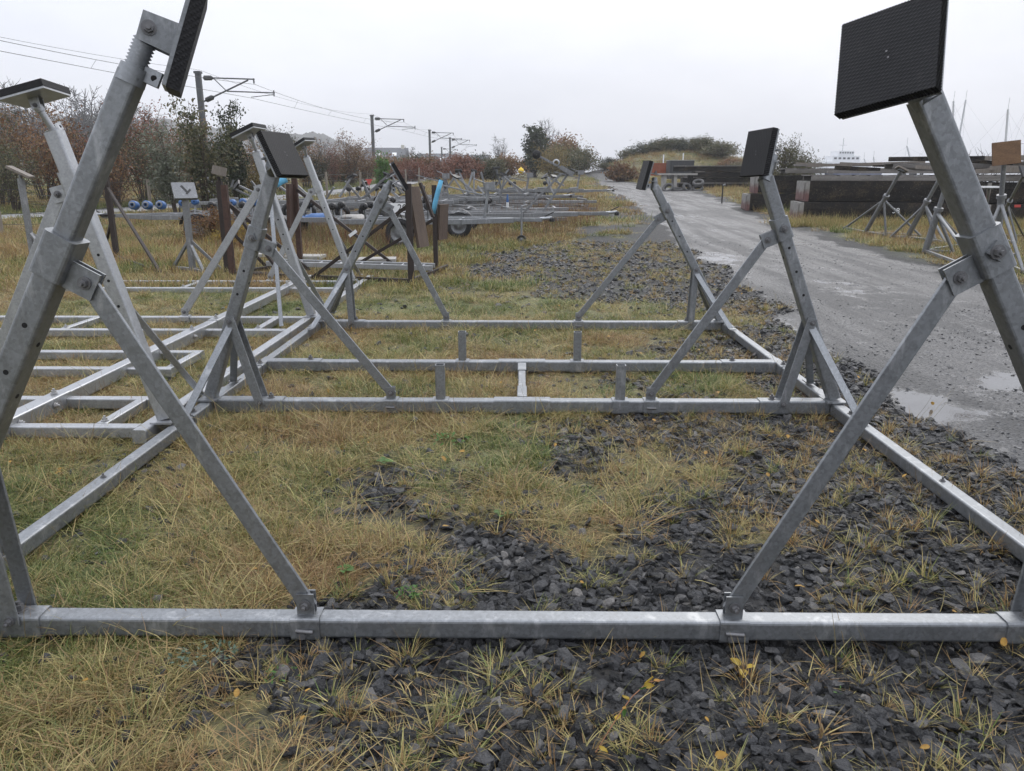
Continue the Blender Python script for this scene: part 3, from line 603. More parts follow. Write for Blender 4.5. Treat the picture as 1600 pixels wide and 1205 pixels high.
for y, x0, x1 in ((4.42, -6.2, -2.32), (5.02, -6.2, -2.5), (5.86, -6.4, -2.75), (6.45, -6.4, -2.75), (7.42, -6.8, -2.32), (8.12, -6.8, -2.32), (10.3, -6.6, -2.32), (11.0, -6.6, -2.32)):
    b = MB().tube((x0, y, .04), (x1, y, .04), .075, .075, (0, 0, 1), .01).build('crossbeam', GN_, nb)
for x, y0, y1 in ((-2.58, 4.46, 4.98), (-5.05, 7.46, 8.08), (-4.55, 7.46, 8.08), (-2.62, 7.46, 8.08), (-5.2, 5.9, 6.41), (-2.79, 5.9, 6.41), (-4.6, 10.34, 10.96), (-5.6, 4.46, 4.98)):
    b = MB().tube((x, y0, .042), (x, y1, .042), .07, .068, (0, 0, 1), .01).build('link', GN_, nb)
    bolts(b, 'zinc_bolt', [((x, y0 + .05, .077), (0, 0, 1), .015)])
def nstand(Y, bx, top, padc, padn, padx, foot, zc):
    return stand(nb, (bx, Y, .1), top, Y, 1, foot, (padc, padn, padx), GN_, zc=zc, W=.085, brace=(.075, .014), strap_x=None, struts=(.0, .55), pad_size=.27, knee=.85, lock=False, cs=.62, teeth=18)
nstand(4.5, -2.19, (-2.62, 4.5, 1.78), (-2.69, 4.47, 2.0), (-.249, .066, .966), (.968, .035, .247), -3.37, 1.5)
nstand(8.1, -2.24, (-2.68, 8.1, 1.76), (-2.74, 8.06, 1.985), (-.371, .095, .924), (.912, -.153, .381), -3.6, 1.46)
nstand(11.0, -2.42, (-2.96, 11.0, 1.77), (-3.0, 10.95, 1.97), (-.439, .118, .891), (.851, -.263, .455), -3.6, 1.38)
MB().bar((-2.56, 8.04, 1.3), (-2.37, 7.46, .1), .04, .012, (1, 0, 0)).build('leg_strut', GW, nb)
# the far side legs of the newer cradle, mostly outside the frame
mb = MB().bar((-4.72, 4.9, 1.0), (-4.1, 4.98, .1), .07, .014, (0, 1, 0)).build('cross_brace', GN_, nb)

# ================================================================== OLD STANDS AND THE RUSTY CRADLE ON THE LEFT
def gp(x, y): return V(x, y, G1(x, y) - .02)
# rusty cradle with timber boards and blue foam
rc = thing('rusty_cradle', 'dark rusty steel cradle with timber boards and blue foam padding behind the stands', 'boat cradle')
posts = {'fr': (-1.57, 11.0, 1.42), 'br': (-1.36, 12.35, 1.36), 'fl': (-4.4, 11.7, 1.38), 'bl': (-3.75, 13.1, 1.46)}
for k, (x, y, h) in posts.items():
    b = gp(x, y); p = MB().tube(b, b + V(0, 0, h), .085 if k != 'br' else .07, .085, (0, 1, 0), .008).build('post', 'rust_dark' if k in ('fr', 'br') else 'rust_steel', rc)
for (x0, y0, z0), (x1, y1, z1) in (((-1.6, 11.05, 1.12), (-3.05, 11.35, .1)), ((-1.4, 12.35, .85), (-2.7, 12.6, .12)), ((-3.7, 13.05, 1.3), (-2.1, 12.7, .12)), ((-4.35, 11.75, 1.1), (-3.3, 12.0, .1))):
    MB().tube((x0, y0, z0), (x1, y1, z1), .05, .05, (0, 1, 0), .006).build('brace', 'rust_dark', rc)
MB().box((-2.42, 11.2, .73), .13, .012, .045, Euler((0, math.radians(-35), 0)).to_matrix()).build('white_tape', 'white_paint', rc)
for (x0, y0), (x1, y1) in (((-1.57, 11.0), (-4.4, 11.7)), ((-1.36, 12.35), (-3.75, 13.1)), ((-1.57, 11.05), (-1.2, 12.6)), ((-4.4, 11.7), (-3.75, 13.1))):
    a, b = gp(x0, y0), gp(x1, y1); MB().tube(a + V(0, 0, .07), b + V(0, 0, .07), .05, .06, (0, 0, 1), .006).build('base_rail', 'rust_dark', rc)
def board(c, w, h, t, tilt, rz, mat, parent, name='timber_board'):
    R = Matrix.Rotation(rz, 3, 'Z') @ Matrix.Rotation(tilt, 3, 'Y'); return MB().box(c, t, w, h, R).build(name, mat, parent)
board((-1.47, 11.2, .96), .3, .85, .045, math.radians(-9), math.radians(-20), 'timber_pad', rc)
board((-1.33, 11.1, 1.2), .05, .5, .04, math.radians(-22), math.radians(-20), 'rust_dark', rc, 'pad_edge')
board((-1.25, 12.45, .82), .24, .55, .05, math.radians(4), math.radians(-28), 'timber_pad', rc)
MB().path([(-1.37, 12.25, .96), (-1.34, 12.26, 1.12), (-1.29, 12.28, 1.3), (-1.24, 12.3, 1.46)], [.034, .038, .038, .034], 10).build('foam_padding', 'foam_blue', rc)
MB().path([(-4.1, 12.7, 1.2), (-4.02, 12.75, 1.38), (-3.82, 12.85, 1.49)], [.07, .075, .07], 10).build('foam_padding', 'foam_blue', rc)
board((-3.8, 12.95, 1.05), .3, .7, .05, math.radians(3), 0, 'rust_steel', rc, 'steel_board')
# alloy ladder frame lying inside it
ld = thing('ladder', 'galvanised ladder frame lying flat on the grass inside the rusty cradle', 'ladder')
for d in (0, .34): MB().tube((-4.0, 12.1 + d, .2), (-1.35, 11.75 + d, .17), .035, .075, (0, 0, 1), .005).build('ladder_rail', GN_, ld)
for k in range(8):
    t = (k + .5) / 8; x = -4.0 + 2.65 * t; y = 12.1 - .35 * t; MB().cyl((x, y, .21 - .03 * t), (x, y + .34, .21 - .03 * t), .016, n=8).build('rung', GN_, ld)
for i, (px, py, lb) in enumerate(((478, 412, 'grey flat slab lying on blocks left of the ladder frame'), (590, 417, 'grey flat slab lying before the ladder frame near the rusty post'), (430, 408, 'pale flat slab on the grass behind the left stand leg'))):
    p = at(px, py); mb = MB().box((0, 0, .12), .62, .42, .05, Matrix.Rotation(.12 * i, 3, 'Z')); mb = mb.build('slab', 'concrete'); tag(mb, lb, 'slab', 'slabs on the grass'); mb.location = p

def old_stand(label, base, h, head, mat, struts, lean=(0, 0), name='boat_stand'):
    t = thing(name, label, 'boat stand', group='old boat stands on the left'); b = gp(*base); tp = b + V(lean[0], lean[1], h)
    MB().tube(b, tp, .085, .085, (0, 1, 0), .008).build('post', mat, t)
    for z, dx, dy in struts:
        a = b.lerp(tp, z); f = gp(base[0] + dx, base[1] + dy) + V(0, 0, .05); MB().tube(a, f, .045, .045, (0, 0, 1), .006).build('strut', mat, t)
        MB().tube(b + V(0, 0, .05), f, .05, .05, (0, 0, 1), .006).build('foot_rail', mat, t)
    w, d_, th, tilt, rz, hm = head; R = Matrix.Rotation(rz, 3, 'Z') @ Matrix.Rotation(tilt, 3, 'Y')
    MB().cyl(tp - V(0, 0, .03), tp + V(0, 0, .07), .024, n=10).build('screw_jack', mat, t)
    hd = MB().box(tp + V(0, 0, .09) + R @ V(0, 0, th / 2), w, d_, th, R).build('head_board', hm, t); return t, hd, tp, R
GD = 'galvanised_dull'
old_stand('old grey stand with slanting weathered roof-like board, leftmost behind the cradles', (-8.75, 13.8), 1.42, (.38, .3, .04, .5, .25, 'timber_grey'), GD, [(.35, .45, .35), (.35, .5, -.3)])
old_stand('old stand with wooden block head and long strut, behind the thick left leg', (-7.35, 14.0), 1.44, (.18, .2, .16, .12, .3, 'timber_grey'), 'rust_dark', [(.88, 1.75, -2.1), (.5, -.5, .5)])
t, hd, tp, R = old_stand('old grey stand with tilted board marked in black beside the blue rollers', (-5.26, 12.3), 1.16, (.3, .34, .05, .9, -1.0, 'galvanised_dull'), GD, [(.45, .4, .12), (.45, -.4, .2), (.4, .3, -.3)])
ck = MB().box(tp + V(0, 0, .09) + R @ V(-.02, 0, .053), .15, .035, .004, R @ Matrix.Rotation(.5, 3, 'Z')); ck.build('black_mark', 'ink_black', t)
MB().box(tp + V(0, 0, .09) + R @ V(.03, .05, .0535), .11, .03, .004, R @ Matrix.Rotation(-.7, 3, 'Z')).build('black_mark', 'ink_black', t)
old_stand('brown rusty stand with a pale wooden block head, right of the trailer wheel', (-4.62, 12.1), 1.42, (.2, .26, .13, .25, .4, 'timber_grey'), 'rust_dark', [(.9, .95, -.35), (.55, .5, .4)])

# ================================================================== TRAILERS
def wheel(parent, c, r=.29, wd=.16, ax=(0, 1, 0), hub='galvanised_dull'):
    c = V(c); a = V(ax); t = MB().lathe(c, a, [(r * .62, -wd / 2), (r * .9, -wd / 2), (r * .985, -wd * .36), (r, 0), (r * .985, wd * .36), (r * .9, wd / 2), (r * .62, wd / 2)], 28, True).build('wheel', 'tyre', parent)
    MB().lathe(c, a, [(.001, -.02), (r * .2, -.035), (r * .3, -.01), (r * .5, -.005), (r * .62, -wd * .42), (r * .64, -wd * .42), (r * .64, wd * .42), (r * .5, .02), (.001, .03)], 24).build('rim', hub, t)
def trailer(label, loc, rz, L=4.2, W=1.5, post=True, rollers='black_plastic', mat=GD, aframe=False, jockey=True, seed=0):
    t = thing('boat_trailer', label, 'boat trailer', loc, rz, 'boat trailers parked in the rough grass'); z = .5
    for s in (-1, 1):
        MB().tube((-L * .5, s * W / 2, z), (L * .12, s * W / 2, z), .05, .1, (0, 0, 1), .006).build('side_rail', mat, t)
        MB().tube((L * .12, s * W / 2, z), (L * .36, s * .05, z), .05, .1, (0, 0, 1), .006).build('draw_rail', mat, t)
    MB().tube((-L * .35, 0, z + .01), (L * .5, 0, z + .01), .08, .08, (0, 0, 1), .008).build('drawbar', mat, t)
    for k in range(5):
        x = -L * .5 + .03 + k * L * .15; MB().tube((x, -W / 2 + .03, z), (x, W / 2 - .03, z), .05, .06, (0, 0, 1), .006).build('crossmember', mat, t)
        if k in (0, 1, 3):
            for s in (-1, 1):
                a = MB().tube((x, s * .3, z + .03), (x, s * .38, z + .25), .03, .04, (0, 1, 0), .004).build('roller_arm', mat, t)
                MB().lathe((x, s * .38 - .07, z + .3), (0, 1, 0), [(.02, 0), (.07, .0), (.075, .03), (.055, .07), (.075, .11), (.07, .14), (.02, .14)], 14).build('roller', rollers, a)
    MB().cyl((-L * .16, -W / 2 - .12, .3), (-L * .16, W / 2 + .12, .3), .03, n=10).build('axle', mat, t)
    for s in (-1, 1):
        wheel(t, (-L * .16, s * (W / 2 + .17), .29)); mb = MB(); vs = []; fs = []
        for k in range(11):
            a = math.radians(10 + k * 16)
            for d in (-.11, .11): vs.append((-L * .16 + .36 * math.cos(a), s * (W / 2 + .17) + d, .3 + .36 * math.sin(a)))
            if k: fs.append((2 * k - 2, 2 * k - 1, 2 * k + 1, 2 * k))
        mb.add(vs, fs, True).build('mudguard', 'black_plastic', t)
    if post:
        p = MB().tube((L * .22, 0, z + .05), (L * .24, 0, z + .62), .06, .06, (0, 1, 0), .006).build('winch_post', mat, t)
        MB().box((L * .25, 0, z + .7), .2, .16, .16).build('winch', mat, p); MB().cyl((L * .25, .09, z + .72), (L * .17, .13, z + .85), .012, n=6).build('winch_handle', mat, p)
        MB().bar((L * .23, 0, z + .5), (L * .02, 0, z + .72), .03, .02, (0, 0, 1)).build('bow_arm', mat, p)
    if aframe:
        for s in (-1, 1):
            a = MB().tube((L * .22 + s * .22 - .3, s * .04, z + .05), (L * .3 + .08 * s, s * .08, z + .92), .05, .07, (0, 1, 0), .006).build('winch_post', mat, t)
        MB().box((L * .31, 0, z + .98), .34, .12, .1, Matrix.Rotation(.5, 3, 'Y')).build('winch', mat, t)
        bm_ = MB().tube((L * .3, 0, z + 1.0), (L * .3 - .62, 0, z + 1.32), .04, .05, (0, 0, 1), .005).build('bow_arm', mat, t)
        MB().lathe((L * .3 - .66, -.06, z + 1.34), (0, 1, 0), [(.02, 0), (.09, 0), (.1, .06), (.09, .12), (.02, .12)], 16).build('bow_roller', 'tyre', t)
        MB().lathe((L * .3 - .2, -.03, z + 1.16), (0, 1, 0), [(.05, 0), (.08, 0), (.085, .03), (.08, .06), (.05, .06)], 16).build('winch_drum', GN_, t)
    c = MB().cyl((L * .5 - .05, 0, z + .03), (L * .5 + .2, 0, z + .05), .035, n=10).build('coupling', GN_, t)
    MB().lathe((L * .5 + .2, 0, z + .07), (0, 0, -1), [(.01, 0), (.05, .01), (.055, .05), (.05, .1)], 12).build('coupling_head', 'black_plastic', c)
    MB().tube((L * .5 + .05, 0, z + .08), (L * .5 + .24, 0, z + .17), .02, .025, (0, 0, 1), .004).build('coupling_handle', 'black_plastic', c)
    MB().path([(L * .5 + .02, .05, z + .02), (L * .5 - .1, .05, z + .03), (L * .5 - .3, .05, z + .02)], [.03, .042, .03], 8).build('gaiter', 'black_plastic', c)
    if jockey:
        x = L * .4; j = MB().cyl((x, -.1, .18), (x, -.1, z + .3), .022, n=10).build('jockey_post', mat, t)
        wheel(j, (x, -.1, .1), .1, .05); MB().cyl((x, -.1, z + .3), (x + .12, -.1, z + .33), .01, n=6).build('jockey_handle', GN_, j)
    return t
p = at(318, 372); tl = trailer('boat trailer with blue rollers and mudguarded wheels at the left', (p.x - .35, 17.6, G1(p.x, 17.6)), math.pi + .05, 3.6, 1.3, False, 'roller_blue', GD, jockey=False)
for k, x in enumerate((.5, .78, 1.05)):
    rl = MB().lathe((x, -.16 + .05 * k, .62 + .1 * (k < 3)), (0, 1, .15), [(.03, 0), (.085, .0), (.098, .03), (.098, .17), (.085, .2), (.03, .2)], 18).build('keel_roller', 'roller_blue', tl)
    MB().lathe((x, -.16 + .05 * k + .2, .65 + .1 * (k < 3)), (0, 1, .15), [(.045, 0), (.072, 0), (.072, .012), (.045, .012)], 16).build('roller_face', 'galvanised_dull', rl)
    MB().lathe((x, -.16 + .05 * k - .012, .62 + .1 * (k < 3)), (0, 1, .15), [(.045, 0), (.072, 0), (.072, .012), (.045, .012)], 16).build('roller_face', 'galvanised_dull', rl)
p1 = at(745, 345, Y=16.6); trailer('boat trailer with winch post, drawbar and jockey wheel pointing right', (-1.75, 16.7, G1(-1.2, 16.6) - .02), -.02, 4.4, 1.35, True, 'black_plastic', 'galvanised_weathered')
trailer('boat trailer behind with raked twin winch posts and white coupling nearest the road', (-.55, 18.6, G1(0, 18.6) - .02), -.03, 5.2, 1.5, False, 'black_plastic', GD, True, False)
trailer('far boat trailer half hidden in red weeds behind the winch posts', (-.9, 26.5, G1(-.9, 26.5)), .12, 4.8, 1.6, True, 'black_plastic', GD, jockey=False)
trailer('far boat trailer with tangled arms left of the yellow buoy', (-3.4, 25.2, G1(-3.4, 25.2)), -.2, 4.2, 1.6, True, 'black_plastic', GD, jockey=False)
trailer('boat trailer under pale and blue scraps behind the rusty cradle', (-4.6, 17.6, G1(-4.6, 17.6) - .04), .04, 4.4, 1.5, False, 'black_plastic', GD, jockey=False)
trailer('distant low trailer near the far end of the weeds', (1.2, 31, G1(1.2, 31)), .2, 4.6, 1.6, True, 'black_plastic', GD, jockey=False)
# folded cradle frames stacked in the weeds behind the trailers
def frame_stack(label, x, y, rz, seed, n=2):
    q = random.Random(seed); t = thing('cradle_frame', label, 'frame', (x, y, G1(x, y)), rz, 'folded cradle frames among the weeds'); L = q.uniform(3.2, 4.6)
    for k in range(n):
        z = .1 + .24 * k
        for s in (-1, 1): MB().tube((-L / 2, s * .62, z), (L / 2, s * (.62 - .2 * q.random()), z + q.uniform(-.03, .08)), .07, .09, (0, 0, 1), .008).build('rail', GD, t)
        for j in range(4): u = -L * .42 + j * L * .28; MB().tube((u, -.6, z + .08), (u + q.uniform(-.2, .2), .6, z + .09), .06, .06, (0, 0, 1), .006).build('crossbar', GD, t)
    for j in range(4):
        u = q.uniform(-L * .4, L * .4); b = V(u, q.uniform(-.5, .5), .15 + .2 * n); e = b + V(q.uniform(-.75, .75), q.uniform(-.2, .2), q.uniform(.3, .75)); a = MB().tube(b, e, .055, .055, (0, 1, 0), .006).build('arm', GD, t)
        if j % 2: MB().box(e, .22, .2, .04, Euler((q.gauss(0, .5), q.gauss(0, .6), q.uniform(0, 3))).to_matrix()).build('pad', 'black_plastic', a)
fs_ = [(-8.6, 24.5, .2), (-6.6, 21.4, -.1), (-5.0, 23.2, .15), (-3.6, 20.6, -.05), (-2.2, 22.6, .3), (-1.2, 24.6, -.15), (-.9, 21.6, .1), (-1.6, 28.5, .2), (.2, 29.8, -.25), (.2, 26.4, .15), (-4.4, 28.0, 0)]
fs_.sort(key=lambda a: a[0] / a[1])
for i, (x, y, rz) in enumerate(fs_): frame_stack(ORD[i] + (' from the left, ' if i else ' one, ') + 'folded grey cradle frame with raised arms in the weeds', x, y, rz, 60 + i, 2 + i % 2)
# number board on the trailer
sb = thing('number_board', 'white board with black letters hanging on the trailer behind the rusty post', 'sign', (-2.45, 15.85, .82), -.04)
MB().box((0, 0, 0), .42, .015, .34).build('board', 'white_paint', sb)
for k, tx in enumerate(('20', 'AT')): text_mesh('lettering', tx, .19, 'ink_black', sb, Matrix.Translation((.05, -.0095, .075 - .15 * k)) @ Matrix.Rotation(math.pi / 2, 4, 'X'))
# scraps on the trailers
def scrap(lb, c, s, mat, rz, name='folded_sheet', cat='sheet'):
    mb = MB(); n = 9; vs = []; fs = []
    for i in range(n):
        for j in range(n):
            u, v_ = i / (n - 1) - .5, j / (n - 1) - .5; z = .5 * float(fbm(u * 4 + c[0], v_ * 4 + c[1], 3, 3)) * (1 - (2 * max(abs(u), abs(v_))) ** 4) * s[2] * 2
            vs.append((u * s[0], v_ * s[1], z))
    k = len(vs); vs += [(a, b, -.01) for a, b, _ in vs]
    for i in range(n - 1):
        for j in range(n - 1): q = i * n + j; fs += [(q, q + n, q + n + 1, q + 1), (k + q, k + q + 1, k + q + n + 1, k + q + n)]
    for i in range(n - 1):
        for a, b in ((i, i + 1), ((n - 1) * n + i + 1, (n - 1) * n + i), ((i + 1) * n, i * n), (i * n + n - 1, (i + 1) * n + n - 1)): fs.append((a, b, k + b, k + a))
    o = tag(mb.add(vs, fs, True).build(name, mat), lb, cat); o.location = c; o.rotation_euler = (0, 0, rz)
scrap('dull blue crumpled sheet on the trailer behind the rusty cradle', (-4.55, 17.4, .62), (.8, .5, .16), 'roller_blue', .2)
scrap('grey white crumpled sheet right of the blue one on the trailer', (-3.7, 17.3, .62), (.6, .45, .12), 'concrete', -.2)
scrap('grey white sheet at the left end of the trailer behind the rusty cradle', (-5.7, 17.5, .6), (.5, .4, .12), 'concrete', .4)
for i, (x, y, z, r) in enumerate(((-5.3, 18, .75, .18), (-4.9, 18.1, .73, .16), (-4.1, 18, .72, .17), (-3.5, 17.9, .75, .2), (-3.1, 18.0, .7, .15), (-2.95, 17.4, .8, .18))):
    tag(MB().lathe((x, y, z), (.3 * (i % 3 - 1), 1, .4), [(r * .55, -.05), (r, -.06), (r * 1.06, 0), (r, .06), (r * .55, .05)], 18, True).build('scrap_wheel', 'tyre' if i < 4 else 'tyre_pale'), ('leftmost', 'second', 'third', 'fourth', 'fifth', 'rightmost raised')[i] + ' small tyre heaped on the trailer behind the rusty cradle', 'tyre', 'small tyres heaped on the trailer')
bz = MB().lathe((0, 0, 0), (0, 0, 1), [(.005, -.1), (.06, -.085), (.1, -.03), (.105, .02), (.075, .075), (.025, .1), (.02, .13), (.005, .13)], 16).build('buoy', 'yellow_paint'); tag(bz, 'yellow buoy beyond the trailers in front of the bushes', 'buoy'); bz.location = at(814, 267, Y=28)
mk = thing('marker_post', 'small marker post with purple top in the weeds behind the trailers', 'marker', at(793, 323, Y=22)); MB().cyl((0, 0, -.1), (0, 0, .12), .035, n=8).build('post', 'white_paint', mk); MB().cyl((0, 0, .12), (0, 0, .33), .04, .02, n=8).build('cap', 'roller_blue', mk)
mk = thing('marker_post', 'short dark stake beside the far road edge', 'marker', at(903, 316, Y=29)); MB().tube((0, 0, -.1), (0, 0, .24), .05, .05, (0, 1, 0), .005).build('stake', 'ink_black', mk)
mk = thing('marker_post', 'grey metal pin standing in the grass left of the black floats', 'marker', at(1128, 314, Y=32)); MB().cyl((0, 0, -.1), (0, 0, .6), .03, n=8).build('pin', 'black_plastic', mk); MB().cyl((0, 0, .6), (.1, 0, .64), .035, n=8).build('head', GD, mk)
rt = thing('warning_sign', 'red triangular sign in the verge beyond the path', 'sign', at(577, 296, Y=44)); MB().plate((0, 0, .42), (0, -1, .0), (1, 0, 0), [(-.2, .13), (0, -.23), (.2, .13)], .02).build('red_triangle', 'red_paint', rt); MB().cyl((0, .03, -.3), (0, .03, .4), .025, n=8).build('post', 'timber_post', rt)

# ================================================================== WIRE FENCE ALONG THE PATH
def fence_x(y): return float(path_x(y)) + 2.1
fpos = [(fence_x(y), y) for y in (14.5, 17.4, 19.9, 22.6, 25.6, 28.8, 32, 35.4, 39, 42.8, 46.8, 51)]
fpos[0] = (-16.5, 15.2); fpos[1] = (-12.2, 18.2); fpos[2] = (-10.7, 20.4)
fc = thing('wire_fence', 'post and wire fence running along the near side of the tarmac path', 'fence')
for i, (x, y) in enumerate(fpos): b = gp(x, y); MB().cyl(b - V(0, 0, .2), b + V(.02 * (i % 3 - 1), 0, 1.12 + .06 * (i % 2)), .06, .05, n=9).build('post', 'timber_post', fc)
for h in (.25, .5, .78, 1.05):
    pts = []
    for (x0, y0), (x1, y1) in zip(fpos, fpos[1:]):
        for k in range(4): t = k / 4; x = x0 + (x1 - x0) * t; y = y0 + (y1 - y0) * t; pts.append((x, y, G1(x, y) + h - .05 * math.sin(t * math.pi)))
    MB().path(pts, .006, 4).build('wire', 'wire', fc)

# ================================================================== RIGHT: FLOATS, DECKS, STANDS
def flt(label, c, L, D, H, rz, num=None, zb=0, dn=None):
    t = thing('pontoon_float', label, 'pontoon float', (c[0], c[1], G1(c[0], c[1]) + zb), rz, 'black pontoon floats beside the road')
    mb = MB(); e = .03; n = 10; vs = []; fs = []
    for i in range(n + 1):
        x = .1 + (L - .1) * i / n
        for y, z in ((0, .02), (-.012, .25 * H), (-.01, .7 * H), (.02, H), (D - .02, H), (D, .02)):
            vs.append((x, y + .03 * (float(vnoise(i * 1.3 + c[1], z * 4, 3)) - .5), z + .02 * (float(vnoise(i * 1.1, y * 3 + c[0], 8)) - .5)))
        if i:
            for k in range(6): a = 6 * i - 6 + k; b = 6 * i - 6 + (k + 1) % 6; fs.append((a, b, b + 6, a + 6))
    fs += [tuple(range(5, -1, -1)), tuple(range(6 * n, 6 * n + 6))]
    mb.add(vs, fs).build('float_body', 'float_black', t); MB().box((.05, D / 2, H / 2), .1, D + .03, H - .01).build('end_cap', 'endcap_grey_red', t)
    MB().box((-.012, D / 2, H * .5), .02, D * .86, H * .8).build('end_panel', 'endcap_grey_red', t)
    if num: text_mesh('lettering', num, .2, 'white_paint', t, Matrix.Translation((dn or L * .6, -.045, H * .62)) @ Matrix.Rotation(math.pi / 2, 4, 'X'), .004)
    return t
RZ = math.radians(-9)
flt('lower black float with white number 38 and red stained end cap', (7.75, 22.0), 4.6, 1.5, .56, RZ, '38', 0, 2.5)
flt('upper black mossy float stacked on the numbered one', (7.95, 22.25), 4.6, 1.4, .56, RZ, None, .57)
flt('lower black float behind, next to the far stand pad', (7.75, 27.2), 3.2, 1.5, .56, RZ, None, 0)
flt('upper black float behind, its grey end turned to the road', (8.05, 27.4), 3.2, 1.4, .6, RZ, None, .57)
flt('lower black float in the shade right of the numbered one', (12.5, 21.3), 4, 1.5, .55, RZ, None, 0)
flt('upper black float at the far right under the walkway', (12.6, 21.6), 4, 1.4, .55, RZ, None, .56)
def deck(label, c, L, D, z, rz, np_=14):
    t = thing('walkway', label, 'walkway', (c[0], c[1], G1(c[0], c[1]) + z), rz, 'grey walkway sections lying on the floats')
    for s in (0, 1): MB().tube((0, s * D, 0), (L, s * D, 0), .08, .13, (0, 0, 1), .008).build('side_beam', 'deck_plank', t)
    for k in range(np_):
        x = .1 + (L - .2) * k / (np_ - 1); MB().box((x, D / 2, .082 + .004 * (k % 2)), (L - .2) / np_ * .82, D + .06, .03).build('plank', 'deck_plank', t)
deck('grey plank walkway on top of the numbered float', (8.1, 22.3), 5.4, 1.2, 1.2, RZ)
deck('long grey walkway lying behind on the rear floats', (9.0, 27.3), 7.5, 1.3, 1.3, RZ - .04, 18)
deck('walkway on the far right floats behind the steel stands', (12.8, 21.6), 4.2, 1.2, 1.2, RZ - .05)
deck('thin walkway stacked highest behind the slender stand', (11.2, 24.2), 7, 1.1, 1.5, RZ - .06, 16)
for i, (x, y, z, L) in enumerate(((8.6, 22.5, 1.36, 3.2), (10.6, 22.6, 1.38, 4.1), (12.9, 22.4, 1.4, 3.4), (9.4, 27.6, 1.5, 5.0))):
    t = tag(MB().box((L / 2, 0, 0), L, .22, .07).build('timber_plank', 'deck_plank'), ('long', 'longer', 'bleached', 'farthest')[i] + ' loose grey plank lying on the walkways', 'plank', 'loose planks on the walkways'); t.location = (x, y, G1(x, y) + z); t.rotation_euler = (0, 0, RZ + .05 * (i - 1))
q_ = random.Random(5); lp = []
for i in range(19):
    row = i % 3; u = q_.random(); lp.append((8.3 + 7.5 * u, (22.7, 24.3, 27.6)[row] - .158 * 7.5 * u + q_.uniform(-.4, .4), (1.36, 1.62, 1.5)[row] + q_.uniform(-.02, .1), q_.uniform(1.2, 3.8), q_.uniform(-.5, .35)))
lp.sort()
for i, (x, y, z, L, a) in enumerate(lp):
    t = MB().box((L / 2, 0, 0), L, q_.uniform(.09, .26), q_.uniform(.05, .14), Matrix.Rotation(q_.uniform(-.05, .05), 3, 'Y')).build('loose_timber', 'timber_grey' if i % 3 else 'float_black'); tag(t, ORD[i] + (' from the left, ' if i else ' one, ') + 'weathered loose timber heaped on the walkways', 'timber', 'loose timbers heaped on the walkways'); t.location = (x, y, G1(8, 22) + z + .05); t.rotation_euler = (0, 0, RZ + a)
# dark pile of frames at the right edge
for k in range(6):
    t = thing('pallet_frame', ('lowest', 'second', 'third', 'fourth', 'fifth', 'topmost')[k] + ' dark frame in the pile at the right edge', 'frame', (10.9 + .06 * (k % 2), 15.6 + .1 * (k % 3), G1(10.9, 15.6) + .02 + k * .19), RZ + .04 * (k % 3 - 1), 'dark frames piled at the right edge')
    for y in (0, .55, 1.1): MB().box((1.5, y, .05), 3.0, .09, .1).build('bearer', 'float_black', t)
    for j in range(7): MB().box((.12 + j * .46, .55, .125), .3, 1.2, .035).build('slat', 'timber_grey' if (k + j) % 3 else 'float_black', t)
MB_r = MB().box((0, 0, 0), .12, .01, .05).build('red_tag', 'red_paint'); tag(MB_r, 'small red label on the dark pile at the right edge', 'label'); MB_r.location = at(1590, 322, Y=15.5)

def lean_stand(label, foot, top, feet, pad, mat, r=.045, pm='timber_grey', ps=(.3, .3), tubez=True, group='old boat stands beside the floats'):
    t = thing('boat_stand', label, 'boat stand', group=group); f, tp = V(foot), V(top); d = (tp - f).normalized()
    mid = f.lerp(tp, .62); MB().cyl(f, mid, r, n=12).build('outer_tube', mat, t); MB().cyl(f.lerp(tp, .58), tp, r * .68, n=12).build('inner_tube', mat, t)
    MB().cyl(mid - d * .03, mid + d * .03, r * 1.35, n=12).build('clamp_ring', mat, t)
    for k, q in enumerate(feet):
        q = V(q); a = f.lerp(tp, .56); MB().cyl(a, q, r * .5, n=8).build('strut', mat, t); MB().tube(f + V(0, 0, .03), q + V(0, 0, .03), .05, .05, (0, 0, 1), .006).build('base_rail', mat, t)
    if pad:
        n = V(pad).normalized(); MB().plate(tp + n * .05, n, (1, 0, .1), [(-ps[0] / 2, -ps[1] / 2), (ps[0] / 2, -ps[1] / 2), (ps[0] / 2, ps[1] / 2), (-ps[0] / 2, ps[1] / 2)], .035).build('pad', pm, t)
        MB().plate(tp + n * .02, n, (1, 0, .1), [(-.06, -.06), (.06, -.06), (.06, .06), (-.06, .06)], .03).build('pad_socket', mat, t)
    return t
def gq(px, py): p = at(px, py); return p + V(0, 0, .02)
lean_stand('slender grey tripod stand leaning right before the numbered float', gq(1351, 366), at(1407, 268, Y=17.6), [gq(1318, 359), gq(1384, 371), gq(1440, 372)], (.45, .2, .87), GD, .05, 'timber_grey', (.24, .2))
lean_stand('second grey tripod stand leaning right, beside the slender one', gq(1416, 374), at(1470, 276, Y=16.8), [gq(1390, 373), gq(1462, 379), gq(1478, 382)], (.5, .2, .85), GD, .055, 'timber_grey', (.22, .2))
lean_stand('dark stand on a wide steel base frame left of the thick right leg', gq(1445, 396), at(1480, 284, Y=14.6), [gq(1490, 398), gq(1535, 430), gq(1510, 385)], None, GD, .06)
lean_stand('upright stand carrying a brown plywood pad at the right edge', gq(1556, 412), at(1570, 240, Y=13), [gq(1520, 420), gq(1600, 430), gq(1590, 400)], (-.12, -.98, .12), GD, .055, 'plywood_brown', (.42, .36))
